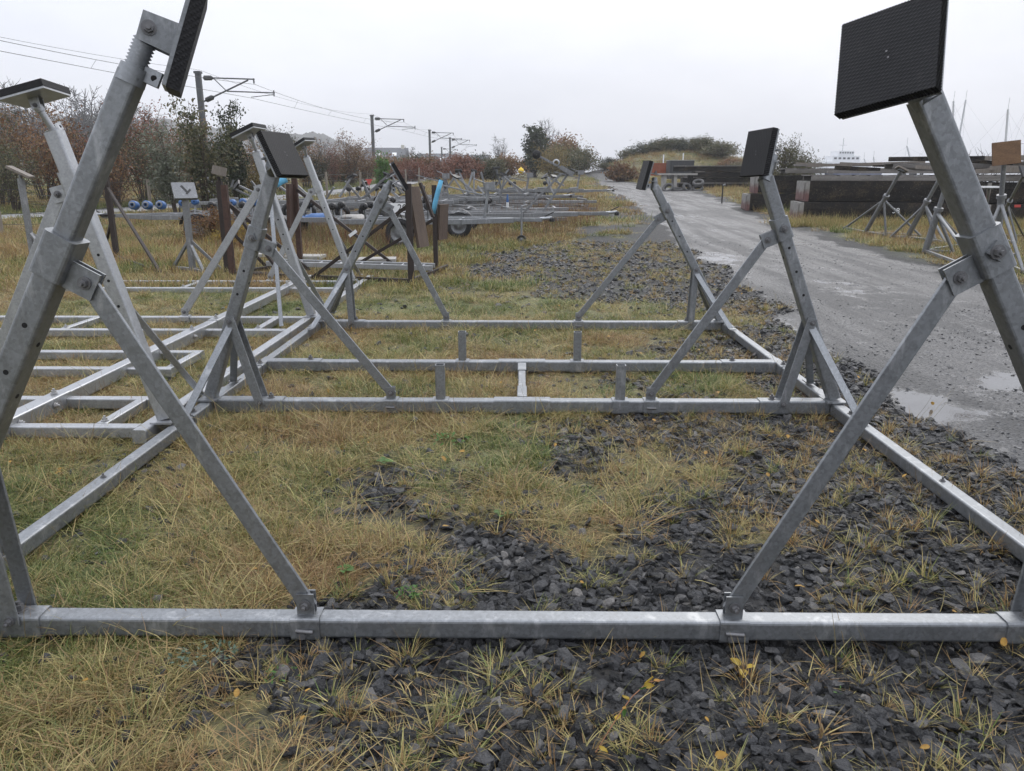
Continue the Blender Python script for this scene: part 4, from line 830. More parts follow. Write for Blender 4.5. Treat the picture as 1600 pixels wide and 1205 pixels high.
lean_stand('stand with dark tilted pad poking in at the far right edge', gq(1548, 372), at(1600, 272, Y=15), [gq(1590, 385), gq(1600, 372)], (.3, -.75, .5), GD, .04, 'black_plastic', (.28, .24))
lean_stand('far stand with white tray head right of the thick right leg', gq(1538, 366), at(1545, 296, Y=17.5), [gq(1520, 372), gq(1560, 372)], (0, 0, 1), GD, .04, 'white_paint', (.42, .3))

# far centre-right: pile of old pontoons, slab on legs, tyres, skips
for i, (x, z, L, dy) in enumerate(((9.3, 0, 4.2, 0), (9.6, .52, 3.8, .2), (10.2, 1.04, 4.0, .1), (12.6, 0, 3.4, .5), (12.9, .52, 3.2, .6), (9.0, 1.56, 4.4, .4))):
    t = thing('old_pontoon', ('lowest left', 'middle left', 'upper', 'lowest right', 'middle right', 'topmost long')[i] + ' weathered pontoon in the distant pile behind the tyres', 'pontoon', (x, 47 + dy, G1(x, 47) + z * .62), -.05 * i, 'old pontoons piled in the distance')
    MB().box((L / 2, .6, .16), L, 1.2, .28).build('float_body', 'float_black', t)
    for k in range(6): MB().box((L * (k + .5) / 6, .6, .32), L / 6.6, 1.3, .05).build('plank', 'deck_plank', t)
sl = thing('slab_table', 'concrete slab on block legs left of the distant pontoon pile', 'slab', (7.9, 45.3, G1(8, 45.3)), 0)
MB().box((.95, 0, .86), 2.1, .9, .1).build('top', 'concrete', sl)
for x in (.2, .8, 1.7): MB().box((x, 0, .4), .18, .7, .82).build('leg', 'concrete' if x < 1 else 'float_black', sl)
for i, (px, py, ax) in enumerate(((1044, 294, (-.5, -.8, .9)), (1058, 297, (0, -.2, 1)), (1074, 294, (.5, -.8, .8)), (1090, 295, (-.2, -.5, 1)), (1091, 286, (-.2, -.5, 1)))):
    p = at(px, py, Y=44.6); r = .33; tag(MB().lathe(p, ax, [(r * .6, -.08), (r * .92, -.1), (r, -.05), (r, .05), (r * .92, .1), (r * .6, .08)], 22, True).build('old_tyre', 'tyre_pale'), ('leftmost propped', 'flat', 'third propped', 'lower right', 'upper right')[i] + ' tyre leaning at the foot of the distant pontoon pile', 'tyre', 'tyres before the distant pile')
def crate(label, px0, px1, py0, py1, Y, mat, dep=1.2, lid=None):
    a, b = at(px0, py1, Y=Y), at(px1, py0, Y=Y); t = thing('storage_bin', label, 'bin', (a.x, a.y, a.z)); W_, H_ = b.x - a.x, b.z - a.z
    MB().box((W_ / 2, dep / 2, H_ / 2 - .1), W_, dep, H_ + .2).build('body', mat, t); MB().box((W_ / 2, dep / 2, H_ + .02), W_ + .08, dep + .08, .05).build('rim', lid or mat, t)
    for k in range(4): MB().box((W_ * (k + .5) / 4, -.02, H_ / 2 - .05), .05, .05, H_).build('rib', mat, t)
crate('orange skip behind the far right stand pad', 1012, 1043, 256, 270, 56, 'orange_paint')
crate('black storage tank behind the pontoon pile', 1046, 1085, 251, 275, 54, 'dark_box', 1.4, 'concrete')
crate('small blue bin between the orange skip and the black tank', 1035, 1046, 257, 263, 57, 'blue_paint')
for i, (px, py, h) in enumerate(((1036, 262, .9), (1067, 255, .7))): b = at(px, py, Y=58); tag(MB().box((0, 0, h / 2), .07, .07, h).build('white_stake', 'white_paint'), ('white stake above the small blue bin', 'white stake above the black tank')[i], 'stake').location = b

# ================================================================== RAILWAY
def mast(px, py, Y, label, s=1.0):
    tp = at(px, py, Y=Y); x = tp.x; zb = G1(x, Y) - .5; t = thing('railway_mast', label, 'mast', (x, Y, zb), 0, 'masts of the railway overhead line'); h = tp.z - zb
    MB().box((0, 0, h / 2), .3, .3, h).build('column', 'mast_steel', t); MB().box((0, 0, h - .05), .4, .4, .14).build('cap', 'mast_steel', t)
    up = MB().cyl((.3, 0, h - .35), (3.5, 0, h - .45), .045, n=8).build('top_tube', 'mast_steel', t); MB().cyl((3.45, 0, h - .7), (3.45, 0, h - .4), .05, n=8).build('hanger', 'mast_steel', up)
    MB().lathe((.3, 0, h - .37), (1, 0, 0), [(.05, 0), (.15, .08), (.15, .5), (.05, .62)], 10).build('insulator', 'black_plastic', up)
    st = MB().cyl((.2, 0, h - 1.75), (3.1, 0, h - .5), .05, n=8).build('diagonal_tube', 'mast_steel', t); MB().lathe((.3, 0, h - 1.7), (1, 0, .42), [(.05, 0), (.15, .08), (.15, .5), (.05, .62)], 10).build('insulator', 'black_plastic', st)
    MB().cyl((.95, 0, h - .4), (1.65, 0, h - 1.1), .03, n=6).build('stay', 'mast_steel', t)
    rg = MB().cyl((1.7, 0, h - 1.15), (4.7, 0, h - 1.25), .04, n=8).build('registration_tube', 'mast_steel', t); MB().cyl((4.65, 0, h - 1.45), (4.65, 0, h - 1.1), .04, n=6).build('drop_bracket', 'mast_steel', rg); MB().cyl((3.2, 0, h - 1.5), (4.6, 0, h - 1.35), .025, n=6).build('steady_arm', 'mast_steel', rg)
    return V(x, Y, tp.z)
ms = [mast(309, 112, 51, 'nearest railway mast with its bracket above the ivy sapling'), mast(581, 180, 88, 'second railway mast in front of the grey roof'), mast(671, 203, 117, 'third railway mast over the red hedge'), mast(703, 215, 141, 'fourth railway mast, slim and distant'), mast(690, 230, 175, 'faint farthest railway mast between its neighbours')]
fake0 = V(-27, 14, ms[0].z + .25)
seq = [fake0] + ms
for nm, off, sag, lb in (('overhead_wire', (3.5, -.75), .55, 'upper catenary wire strung between the railway masts'), ('overhead_wire', (3.2, -1.55), .08, 'lower contact wire strung between the railway masts'), ('overhead_wire', (.1, .1), .6, 'thin earth wire running over the railway mast tops')):
    pts = []
    for a, b in zip(seq, seq[1:]):
        for k in range(16): t = k / 16; p = a.lerp(b, t) + V(off[0], 0, off[1] - sag * 4 * t * (1 - t)); pts.append(p)
    pts.append(seq[-1] + V(off[0], 0, off[1])); w_ = tag(MB().path(pts, .011 if off[0] > 1 else .008, 4).build(nm, 'wire'), lb, 'wire', 'railway overhead wires')
    if off[1] == -.75:
        for a, b in zip(seq, seq[1:]):
            for k in (3, 6, 10, 13): t = k / 16; p = a.lerp(b, t) + V(3.5, 0, -.75 - .55 * 4 * t * (1 - t)); q_ = a.lerp(b, t) + V(3.2, 0, -1.55 - .08 * 4 * t * (1 - t)); MB().cyl(p, q_, .008, n=4).build('dropper', 'wire', w_)

# ================================================================== HOUSES
def house(label, px, py_top, Y, W_, D_, H_, rz, roof_h=2.4, wall='harling', dormer=True):
    tp = at(px, py_top, Y=Y); b = V(tp.x, Y, tp.z - H_ - roof_h); t = thing('house', label, 'house', b, rz)
    MB().box((0, 0, H_ / 2), W_, D_, H_).build('wall', wall, t); e = .3
    rf = MB().add([(-W_ / 2 - e, -D_ / 2 - e, H_), (W_ / 2 + e, -D_ / 2 - e, H_), (W_ / 2 + e, D_ / 2 + e, H_), (-W_ / 2 - e, D_ / 2 + e, H_), (-W_ / 2 - e, 0, H_ + roof_h), (W_ / 2 + e, 0, H_ + roof_h)], [(0, 1, 5, 4), (2, 3, 4, 5), (1, 2, 5), (3, 0, 4), (3, 2, 1, 0)]).build('roof', 'slate_roof', t)
    if dormer:
        for x in (-W_ * .2, W_ * .2): MB().box((x, -D_ / 4 - .15, H_ + roof_h * .5), .8, .1, .9, Matrix.Rotation(-math.atan2(D_ / 2 + e, roof_h), 3, 'X')).build('skylight', 'white_paint', rf)
    for x in (-W_ * .3, 0, W_ * .3):
        w_ = MB().box((x, -D_ / 2 - .02, H_ * .55), 1.1, .06, 1.2).build('window', 'white_paint', t); MB().box((x, -D_ / 2 - .06, H_ * .55), .9, .04, 1.0).build('pane', 'window_glass', w_)
    MB().box((W_ * .4, 0, H_ + roof_h), .6, .6, 1.0).build('chimney', wall, rf)
house('grey slate roofed house behind the second railway mast', 604, 231, 150, 7.5, 6, 4.2, .1)
house('pale house with low roof behind the third railway mast', 682, 240, 190, 9, 7, 3.2, -.2)
house('faint house left of the bare tree on the skyline', 733, 242, 210, 10, 7, 3.5, .2, dormer=False)

# ================================================================== BOATS BEYOND
def boat(label, px, py_deck, Y, L, rz, mast_px=None, hullm='hull_white', rake=(0, 0), cabin=True):
    d = at(px, py_deck, Y=Y); t = thing('sailing_boat' if mast_px else 'motor_boat', label, 'boat', (d.x, d.y, d.z - 1.2), rz); vs = []; fs = []; n = 11
    for i in range(n):
        u = i / (n - 1); wv = L * .16 * (1 - (2 * max(u - .35, 0) / 1.3) ** 2) * (.75 + .25 * min(1, u * 4)); wv = max(wv, .03); x = (u - .5) * L; sh = 1.2 + .35 * (u - .4) ** 2 * 2
        vs += [(x, -wv, sh), (x, -wv * .8, .45), (x, 0, -.1 + .5 * u * u), (x, wv * .8, .45), (x, wv, sh)]
        if i:
            for k in range(4): fs.append((5 * i - 5 + k, 5 * i + k, 5 * i + k + 1, 5 * i - 4 + k))
            fs.append((5 * i - 1, 5 * i + 4, 5 * i, 5 * i - 5))
    fs += [(4, 3, 2, 1, 0), tuple(range(5 * n - 5, 5 * n))]
    MB().add(vs, fs, True).build('hull', hullm, t)
    if cabin:
        c = MB().add([(-L * .22, -L * .09, 1.2), (L * .2, -L * .07, 1.2), (L * .2, L * .07, 1.2), (-L * .22, L * .09, 1.2), (-L * .18, -L * .07, 1.75), (L * .1, -L * .05, 1.65), (L * .1, L * .05, 1.65), (-L * .18, L * .07, 1.75)], [(0, 1, 5, 4), (1, 2, 6, 5), (2, 3, 7, 6), (3, 0, 4, 7), (4, 5, 6, 7)]).build('cabin', 'hull_white', t)
        for k in (-.1, 0, .1): MB().box((k * L - .02 * L, -L * .082, 1.45), L * .07, .05, .2).build('window', 'window_glass', c)
    if mast_px:
        tp = at(mast_px[0], mast_px[1], Y=Y); h = tp.z - (d.z - 1.2); R = Matrix.Rotation(-rz, 3, 'Z'); o = R @ V(tp.x - d.x, 0, 0)
        m = MB().cyl((L * .06, 0, 1.1), (o.x, o.y, h), .085, .06, n=10).build('mast', 'alloy_mast', t)
        MB().cyl((L * .06, 0, 2.0), (-L * .3, 0, 2.1), .06, n=8).build('boom', 'alloy_mast', t)
        f = .55; sp = V(L * .06 + (o.x - L * .06) * f, o.y * f, 1.1 + (h - 1.1) * f)
        MB().cyl(sp + V(0, -.8, 0), sp + V(0, .8, 0), .03, n=6).build('spreader', 'alloy_mast', m)
        for q in ((L * .49, 0, 1.4), (-L * .48, 0, 1.3), (L * .03, L * .15, 1.2), (L * .03, -L * .15, 1.2)): MB().cyl((o.x, o.y, h - .1), q, .006, n=4).build('stay', 'alloy_mast', t)
        MB().cyl((o.x, o.y, h), (o.x, o.y, h + .7), .01, n=4).build('aerial', 'wire', m)
    return t
boat('sailing boat with tall mast just right of the thick right leg', 1478, 283, 60, 9, .4, (1490, 158))
boat('sailing boat whose raked mast stands beside the first', 1498, 285, 64, 9, 2.4, (1509, 156))
boat('sailing boat with mast rising behind the plywood pad', 1556, 288, 52, 9.5, .3, (1575, 171))
boat('sailing boat with mast at the right picture edge', 1592, 292, 48, 9, .6, (1606, 165))
boat('white motor yacht with radar mast behind the slender stand', 1420, 276, 70, 10, .15, (1417, 228), cabin=True)
boat('fishing boat with low gantry masts behind the float', 1352, 271, 95, 9, .1, (1350, 248), 'hull_blue')
boat('second fishing boat left of the yacht', 1368, 272, 100, 8, 1.2, (1365, 245))
boat('low white boat left of the ferry behind the floats', 1288, 271, 110, 9, .3, (1291, 256))
fy = thing('ferry', 'distant white ferry with stacked decks and mast beyond the floats', 'ferry', at(1312, 276, Y=240), .2)
for nm, s, z in (('hull', (16, 6, 2.6), 1.0), ('lower_deck', (13, 5.4, 2.0), 3.2), ('upper_deck', (9, 4.8, 1.8), 5.0), ('bridge', (5, 4.4, 1.4), 6.6)):
    o = MB().box((0, 0, z), *s).build(nm, 'hull_white', fy)
    for k in range(6): MB().box((-s[0] * .4 + k * s[0] * .16, -s[1] / 2 - .03, z + .2), s[0] * .09, .06, s[2] * .3).build('window', 'window_glass', o)
MB().cyl((0, 0, 7), (0, 0, 11), .12, n=8).build('mast', 'alloy_mast', fy); MB().cyl((-1.2, 0, 9), (1.2, 0, 9), .08, n=6).build('yard', 'alloy_mast', fy)

# ================================================================== SHRUBS AND TREES
def grow_bush(seed, h, r, nst, nbr, leaves, ls, tip=.25, thick=.02, curl=.35, dome=False, twigs=True, low=.15):
    q = random.Random(seed); mb = MB(); spots = []
    for i in range(nst):
        a = q.uniform(0, math.tau); rr = r * .25 * q.random(); p = V(math.cos(a) * rr, math.sin(a) * rr, -.05)
        tgt = V(math.cos(a) * r * q.uniform(.15, .95), math.sin(a) * r * q.uniform(.15, .95), h * q.uniform(.6, 1.0))
        if dome: u = q.random(); el = q.uniform(.15, 1.5); tgt = V(math.cos(a) * math.cos(el) * r, math.sin(a) * math.cos(el) * r, h * math.sin(el) * q.uniform(.85, 1.05))
        pts = []; n = 7
        for k in range(n):
            t = k / (n - 1); b = p.lerp(tgt, t); b.x *= .45 + .55 * t; b.y *= .45 + .55 * t; b += V(q.gauss(0, 1), q.gauss(0, 1), q.gauss(0, .4)) * (r * .05 * curl * 2 * t); pts.append(b)
        mb.path(pts, [thick * (1 - .8 * k / (n - 1)) for k in range(n)], 4)
        for b in range(nbr):
            t = q.uniform(.2, .98); k = min(int(t * (n - 1)), n - 2); s0 = pts[k].lerp(pts[k + 1], t * (n - 1) - k); L = r * q.uniform(.18, .5) * (1.15 - t * .6)
            d = V(q.gauss(0, 1), q.gauss(0, 1), q.uniform(.1, 1.4)).normalized(); s1 = s0 + d * L; s2 = s1 + (d + V(0, 0, .35)).normalized() * L * .5
            if twigs: mb.path([s0, s0.lerp(s1, .5) + V(q.gauss(0, 1), q.gauss(0, 1), 0) * L * .06, s1, s2], [thick * .4, thick * .32, thick * .22, thick * .1], 3)
            for w_ in range(3): spots.append(s0.lerp(s1, q.uniform(.3, 1))); 
            spots.append(s2); spots.append(s1.lerp(s2, .5))
    bm_ = bpy.data.meshes.new('branches'); bm_.from_pydata(mb.v, [], mb.f); bm_.update()
    g = np.random.default_rng(seed); lm = None
    if leaves:
        sp = np.array([tuple(s) for s in spots]); sp = sp[sp[:, 2] > h * low] if (sp[:, 2] > h * low).any() else sp
        c = sp[g.integers(0, len(sp), leaves)] + g.normal(0, tip * r * .3, (leaves, 3)); c[:, 2] = np.maximum(c[:, 2], .03)
        u = g.normal(size=(leaves, 3)); u /= np.linalg.norm(u, axis=1)[:, None]; v = np.cross(u, g.normal(size=(leaves, 3))); v /= np.linalg.norm(v, axis=1)[:, None]
        s = ls * g.uniform(.6, 1.35, (leaves, 1)); vs = np.stack([c - u * s, c + v * s * .5, c + u * s, c - v * s * .5], 1).reshape(-1, 3)
        lm = bpy.data.meshes.new('foliage'); lm.from_pydata(vs.tolist(), [], np.arange(leaves * 4).reshape(-1, 4).tolist()); lm.update()
    return bm_, lm
def plant(name, label, pm, x, y, sc, rz, bark, leaf, cat='shrub', group=None, dz=-.03, z=None):
    s = sc if hasattr(sc, '__len__') else (sc, sc, sc)
    t = thing(name, label, cat, (x, y, (G1(x, y) if z is None else z) + dz), rz, group); t.scale = s
    b = pm[0]; key = b.name + bark
    for me, m, nm in ((pm[0], bark, 'stems' if cat == 'shrub' else 'branches'), (pm[1], leaf, 'foliage' if cat == 'shrub' else 'crown')):
        if me is None: continue
        o = link(nm, me, t)
        if not me.materials: me.materials.append(None)
        o.material_slots[0].link = 'OBJECT'; o.material_slots[0].material = M(m)
    return t
SH = [grow_bush(11 + i, 3.0, 1.5, 20, 13, 3200, .045, .3, .018) for i in range(3)]       # twiggy autumn shrubs
SP = [grow_bush(31 + i, 3.4, 1.1, 9, 12, 3400, .055, .35, .025) for i in range(2)]     # upright saplings
GO = [grow_bush(51 + i, 1.6, 1.5, 16, 12, 5200, .05, .25, .02, dome=True) for i in range(2)]   # dense domes
WI = [grow_bush(71, 2.4, 1.6, 26, 6, 3200, .05, .3, .014)]
FG = [grow_bush(81 + i, 2.2, 2.6, 22, 14, 5200, .1, .25, .03, dome=True) for i in range(2)]    # far thicket, larger leaves
FN = grow_bush(87, 2.1, 2.3, 26, 16, 9000, .045, .22, .025, dome=True)
BT = [grow_bush(91 + i, 12, 4.2, 10, 46, 0, 0, .2, .12, .5) for i in range(2)]          # bare winter trees
CO = [grow_bush(101, 4.2, 1.5, 22, 16, 6000, .1, .2, .03, dome=True)]
SC = grow_bush(111, 1.3, .55, 18, 2, 300, .05, .3, .012, twigs=False)
def nth(items, i, key, same):
    "which one it is, counted from the left among its look-alikes"
    g = sorted((key(a), j) for j, a in enumerate(items) if same(a) == same(items[i])); k = [j for _, j in g].index(i); return ORD[k] + (' from the left, ' if k else ' one, ')
# hedge behind the path, from the left edge to the second mast
k = 0
hed = [(0, 20, 29, 'leaf_russet', 1.22), (70, 18, 33, 'leaf_russet', 1.3), (-50, 30, 27, 'leaf_olive', 1.1), (130, 30, 28.5, 'leaf_red', 1.0), (175, 30, 31, 'leaf_olive', 1.0), (225, 30, 32, 'leaf_red', 1.12), (262, 30, 33, 'leaf_russet', 1.05), (20, 30, 26, 'leaf_olive', .75), (100, 30, 27.5, 'leaf_russet', .85), (180, 30, 28.6, 'leaf_russet', .8), (250, 30, 30, 'leaf_olive', .8),
       (300, 30, 35, 'leaf_russet', 1.0), (345, 30, 38, 'leaf_olive', 1.0), (395, 30, 39, 'leaf_russet', .95), (440, 30, 42, 'leaf_dark', .95), (480, 30, 45, 'leaf_russet', .95), (520, 30, 48, 'leaf_red', .8), (550, 30, 50, 'leaf_russet', .95), (372, 30, 36, 'leaf_olive', .7), (420, 30, 40, 'leaf_olive', .7), (500, 30, 45, 'leaf_dark', .62), (575, 30, 52, 'leaf_russet', .85)]
kinds = {'leaf_russet': 'brown twiggy', 'leaf_red': 'red leaved', 'leaf_olive': 'olive green', 'leaf_dark': 'dark green'}
for i, (px, _, Y, lf, sc) in enumerate(hed):
    x = at(px, 300, Y=Y).x; plant('hedge_shrub', nth(hed, i, lambda a: a[0], lambda a: a[3]) + kinds[lf] + ' shrub of the hedge behind the path', SH[i % 3], x, Y, (sc * 1.1, sc * 1.1, sc * (.95 + .1 * (i % 3))), i * 1.7, 'bark_brown', lf, group=kinds[lf] + ' shrubs of the hedge behind the path')
plant('ivy_sapling', 'tall olive sapling with dark leafy tips under the nearest railway mast', SP[0], at(325, 320, Y=23).x, 23, (1.0, 1.0, 1.0), .4, 'bark_brown', 'leaf_olive')
plant('ivy_sapling', 'pale silvery leaved sapling left of the nearest mast', SP[1], at(265, 320, Y=24).x, 24.5, (1, 1, .82), 2.1, 'bark_brown', 'leaf_silver')
plant('ivy_sapling', 'slim dark sapling with sparse leaves against the sky beside the nearest mast', SP[1], at(362, 320, Y=25).x, 25.5, (.75, .75, 1.02), 4.0, 'bark_brown', 'leaf_dark')
plant('ivy_sapling', 'yellowish sapling low before the path, behind the second stand', SP[0], at(395, 325, Y=25).x, 26, (.9, .9, .6), 3.0, 'bark_brown', 'leaf_willow')
plant('bramble', 'bramble with yellow and red leaves growing over the trailer wheel', GO[0], at(340, 372, Y=16.5).x, 16.6, (.55, .4, .42), .3, 'bark_brown', 'leaf_russet')
plant('bramble', 'yellow leaved bramble beside the brown stand', GO[1], at(372, 372, Y=16.5).x, 16.2, (.35, .3, .3), 1.3, 'bark_brown', 'leaf_yellow')
plant('cypress', 'small upright dark green conifer behind the far left stand pad', grow_bush(121, 1.7, .42, 18, 6, 2600, .04, .5, .015), at(597, 300, Y=40).x, 40, (1.3, 1.3, 1.25), 0, 'bark_brown', 'leaf_green')
thk = ((540, 56, 'leaf_dark', .8), (600, 62, 'leaf_russet', .8), (640, 60, 'leaf_red', .75), (672, 66, 'leaf_russet', .8), (700, 64, 'leaf_red', .85), (726, 60, 'leaf_red', .8), (748, 66, 'leaf_dark', .85), (770, 62, 'leaf_olive', .75), (660, 72, 'leaf_dark', .9), (790, 68, 'leaf_russet', .85), (622, 70, 'leaf_olive', .8))
for i, (px, Y, lf, sc) in enumerate(thk):
    plant('thicket_shrub', nth(thk, i, lambda a: a[0], lambda a: a[2]) + kinds[lf] + ' shrub in the low thicket below the masts', FG[i % 2], at(px, 280, Y=Y).x, Y, (sc, sc, sc * .9), i * 2.3, 'bark_brown', lf, group=kinds[lf] + ' shrubs of the low thicket')
plant('evergreen_tree', 'dark rounded evergreen tree at the middle of the skyline', CO[0], at(836, 275, Y=74).x, 74, (1.35, 1.3, 1.12), .5, 'bark_grey', 'leaf_dark', 'tree')
plant('willow_shrub', 'yellow brown willow shrub right of the evergreen tree', WI[0], at(862, 275, Y=70).x, 70, (1.5, 1.4, 1.15), .8, 'bark_brown', 'leaf_willow')
for i, (px, Y, lf, sc, lb) in enumerate(((885, 78, 'leaf_gorse', 1.2, 'broad olive bush left of the far track'), (908, 80, 'leaf_gorse', 1.0, 'rounded bush closest to the left of the far track'), (872, 84, 'leaf_russet', 1.4, 'brown bush behind the willow shrub'))):
    plant('track_bush', lb, FG[i % 2], at(px, 275, Y=Y).x, Y, sc * .92, i * 1.9, 'bark_brown', lf)
gor = ((958, 84, 'leaf_dark', .7), (985, 84, 'leaf_gorse', .9), (1012, 82, 'leaf_dark', 1.0), (1040, 80, 'leaf_gorse', .95), (1068, 80, 'leaf_dark', .95), (1095, 78, 'leaf_gorse', 1.0), (1122, 76, 'leaf_gorse', .95), (1140, 72, 'leaf_russet', .7), (1108, 68, 'leaf_russet', .6), (945, 78, 'leaf_gorse', .45), (1160, 70, 'leaf_gorse', .8))
for i, (px, Y, lf, sc) in enumerate(gor):
    plant('gorse_bush', nth(gor, i, lambda a: a[0], lambda a: a[2]) + ('dark gorse bush on the mound beyond the road', 'olive gorse bush on the mound beyond the road', 'brown bush on the slope of the mound')[('leaf_dark', 'leaf_gorse', 'leaf_russet').index(lf)], FG[i % 2], at(px, 275, Y=Y).x, Y, (sc, sc, sc * .56), i * 1.3, 'bark_brown', lf, group=('dark', 'olive', 'brown')[('leaf_dark', 'leaf_gorse', 'leaf_russet').index(lf)] + ' gorse on the mound')
plant('gorse_bush', 'large rounded bush behind the right stand pad above the floats', FN, at(1228, 285, Y=42).x, 42, (.95, .9, 1.15), .3, 'bark_brown', 'leaf_gorse', z=G1(13, 38))
plant('gorse_bush', 'smaller bush right of the large rounded one above the floats', FN, at(1257, 285, Y=41).x, 41.2, (.6, .5, .8), 2.2, 'bark_brown', 'leaf_gorse', z=G1(13, 38))
plant('bare_shrub', 'bare white twigged shrub right of the thick right leg', grow_bush(131, 2.2, 1.3, 18, 14, 0, 0, .2, .02), at(1538, 300, Y=24).x, 24, 1.0, .2, 'bark_grey', 'leaf_silver', z=.3)
hp = plant('heap', 'heap of brown garden waste beside the far track', grow_bush(141, .9, 1.5, 40, 16, 2500, .1, .25, .03, dome=True), at(972, 282, Y=62).x, 62, (1.0, .9, 1.15), 0, 'bark_brown', 'leaf_russet', 'heap')
# bare woods on the left skyline, single bare trees on the middle skyline
wod = ((-20, 100, .82), (25, 96, .82), (62, 104, .8), (98, 112, .8), (130, 100, .82), (160, 110, .86), (190, 118, .82), (222, 112, .7), (250, 122, .7), (280, 128, .68), (300, 136, .68), (335, 132, .55), (365, 140, .6), (400, 138, .5), (440, 150, .62), (470, 160, .7), (240, 100, .5), (10, 118, .9), (145, 126, .95), (80, 124, .88))
for i, (px, Y, s) in enumerate(wod):
    x = at(px, 250, Y=Y).x; plant('bare_tree', nth(wod, i, lambda a: a[0], lambda a: 0) + 'bare grey tree of the wood on the left skyline', BT[i % 2], x, Y, (s * 1.15, s * 1.15, s * (.95 + .1 * (i % 3)) * 1.05), i * 2.1, 'bark_far', 'leaf_dark', 'tree', 'bare trees of the wood on the left')
for i, (px, Y, s, lb) in enumerate(((637, 130, .38, 'bare tree right of the grey roofed house'), (783, 120, .52, 'slim bare tree left of the evergreen tree'), (760, 130, .32, 'low bare tree on the skyline behind the dark shrub'), (548, 120, .3, 'bare twigs left of the second railway mast'), (858, 96, .52, 'bare twigs rising above the evergreen tree'), (742, 150, .3, 'faint bare tree by the far house'), (720, 150, .3, 'faint low tree beside the far house gable'), (905, 110, .34, 'bare twigs above the bushes left of the track'), (505, 75, .3, 'bare reddish twigs above the hedge right of the third pad'))):
    plant('bare_tree', lb, BT[i % 2], at(px, 250, Y=Y).x, Y, (s * .9, s * .9, s), i * 1.1, 'bark_far', 'leaf_dark', 'tree')

# ================================================================== GROUND COVER (stuff)
import bmesh
def stone_proto(seed):
    q = np.random.default_rng(seed); p = q.normal(size=(13, 3)); p /= np.linalg.norm(p, axis=1)[:, None] ** .8; p *= np.array([.5, .5 * q.uniform(.55, .95), .5 * q.uniform(.3, .62)]); p += q.normal(0, .05, p.shape)
    bm = bmesh.new(); [bm.verts.new(v) for v in p]; r = bmesh.ops.convex_hull(bm, input=bm.verts); bmesh.ops.delete(bm, geom=list({g for g in r['geom_interior'] + r['geom_unused'] if isinstance(g, bmesh.types.BMVert)}), context='VERTS')
    bmesh.ops.bevel(bm, geom=bm.edges[:], offset=.025, segments=1, affect='EDGES'); me = bpy.data.meshes.new('slate_chip'); bm.to_mesh(me); bm.free(); me.materials.append(M('slate_chip')); return bpy.data.objects.new('slate_chip_%02d' % seed, me)
def tuft(name, n, r, h, lean, w, seed, mat='grass_blade', seg=4, flat=.0, droop=.6):
    q = random.Random(seed); mb = MB()
    for i in range(n):
        a = q.uniform(0, math.tau); rr = r * math.sqrt(q.random()); b = V(math.cos(a) * rr, math.sin(a) * rr, -.01); a2 = a + q.gauss(0, .9); L = h * q.uniform(.45, 1.15)
        el = max(.08, min(1.5, q.gauss(1.57 - lean, .35))); d = V(math.cos(a2) * math.cos(el), math.sin(a2) * math.cos(el), math.sin(el)); sd = V(-d.y, d.x, 0); sd = (sd.normalized() if sd.length > .01 else V(1, 0, 0)); sd = (sd + V(0, 0, q.uniform(-.5, .5))).normalized()
        vs = []; p = b.copy(); dr = droop * q.uniform(.3, 1.6)
        for k in range(seg + 1):
            t = k / seg; ww = w * q.uniform(.9, 1.1) * (1 - t ** 1.5) * .5 + .0002
            vs += [p - sd * ww, p + sd * ww]; p = p + d * (L / seg); d = (d + V(0, 0, -dr / seg) + V(q.gauss(0, .06), q.gauss(0, .06), 0)).normalized()
            if p.z < .004: p.z = .004; d.z = max(d.z, 0.02)
        mb.add(vs, [(2 * k, 2 * k + 1, 2 * k + 3, 2 * k + 2) for k in range(seg)], True)
    return proto(name, mb, mat)
T_mat = [tuft('tuft_%02d' % i, 74, .085, .082, .98, .0028, 200 + i, droop=1.0) for i in range(6)]                        # matted turf
T_long = [tuft('tuft_%02d' % i, 30, .08, .16, 1.0, .0030, 220 + i, seg=5, droop=1.25) for i in range(6, 10)]       # long bent grass
T_star = [tuft('tuft_%02d' % i, 36, .02, .105, .75, .0037, 240 + i, droop=.5) for i in range(10, 14)]                    # clumps in the chippings
T_lie = [tuft('tuft_%02d' % i, 16, .1, .19, 1.42, .0028, 260 + i, droop=.2) for i in range(14, 17)]                       # fallen straw
T_stk = [tuft('tuft_%02d' % i, 4, .05, .36, .22, .0022, 280 + i, seg=5, droop=.35) for i in range(17, 20)]                  # thin seed stalks
T_far = [tuft('tuft_%02d' % i, 60, .22, .14, .75, .010, 300 + i, seg=3, droop=.9) for i in range(20, 24)]                      # coarse, for the distance
T_tall = [tuft('tuft_%02d' % i, 40, .25, .3, .55, .008, 320 + i, seg=4, droop=.9) for i in range(24, 27)]
T_all = T_mat + T_long + T_star + T_lie + T_stk + T_far + T_tall
D_all = [tuft('stem_%02d' % i, 20, .34, .62, .3, .01, 340 + i, 'dock_stem', 4, droop=.15) for i in range(3)]
S_all = [stone_proto(i) for i in range(12)]
def pts_in(x0, x1, y0, y1, dens):
    n = int((x1 - x0) * (y1 - y0) * dens); x = nr.uniform(x0, x1, n); y = nr.uniform(y0, y1, n); k = np.abs(x) < .74 * y + 1.9; return x[k], y[k]
def drawn(x, y):
    c, r = cover(x, y); ne = np.exp(-(y / 14) ** 2); return zg(x, y) + (fbm(x * 3.1, y * 3.1, 77, 3) - .5) * .05 * ne * (1 - .7 * r) - .02 * ne - .025 * r
PX, PR, PS, PI_, PT = [], [], [], [], []
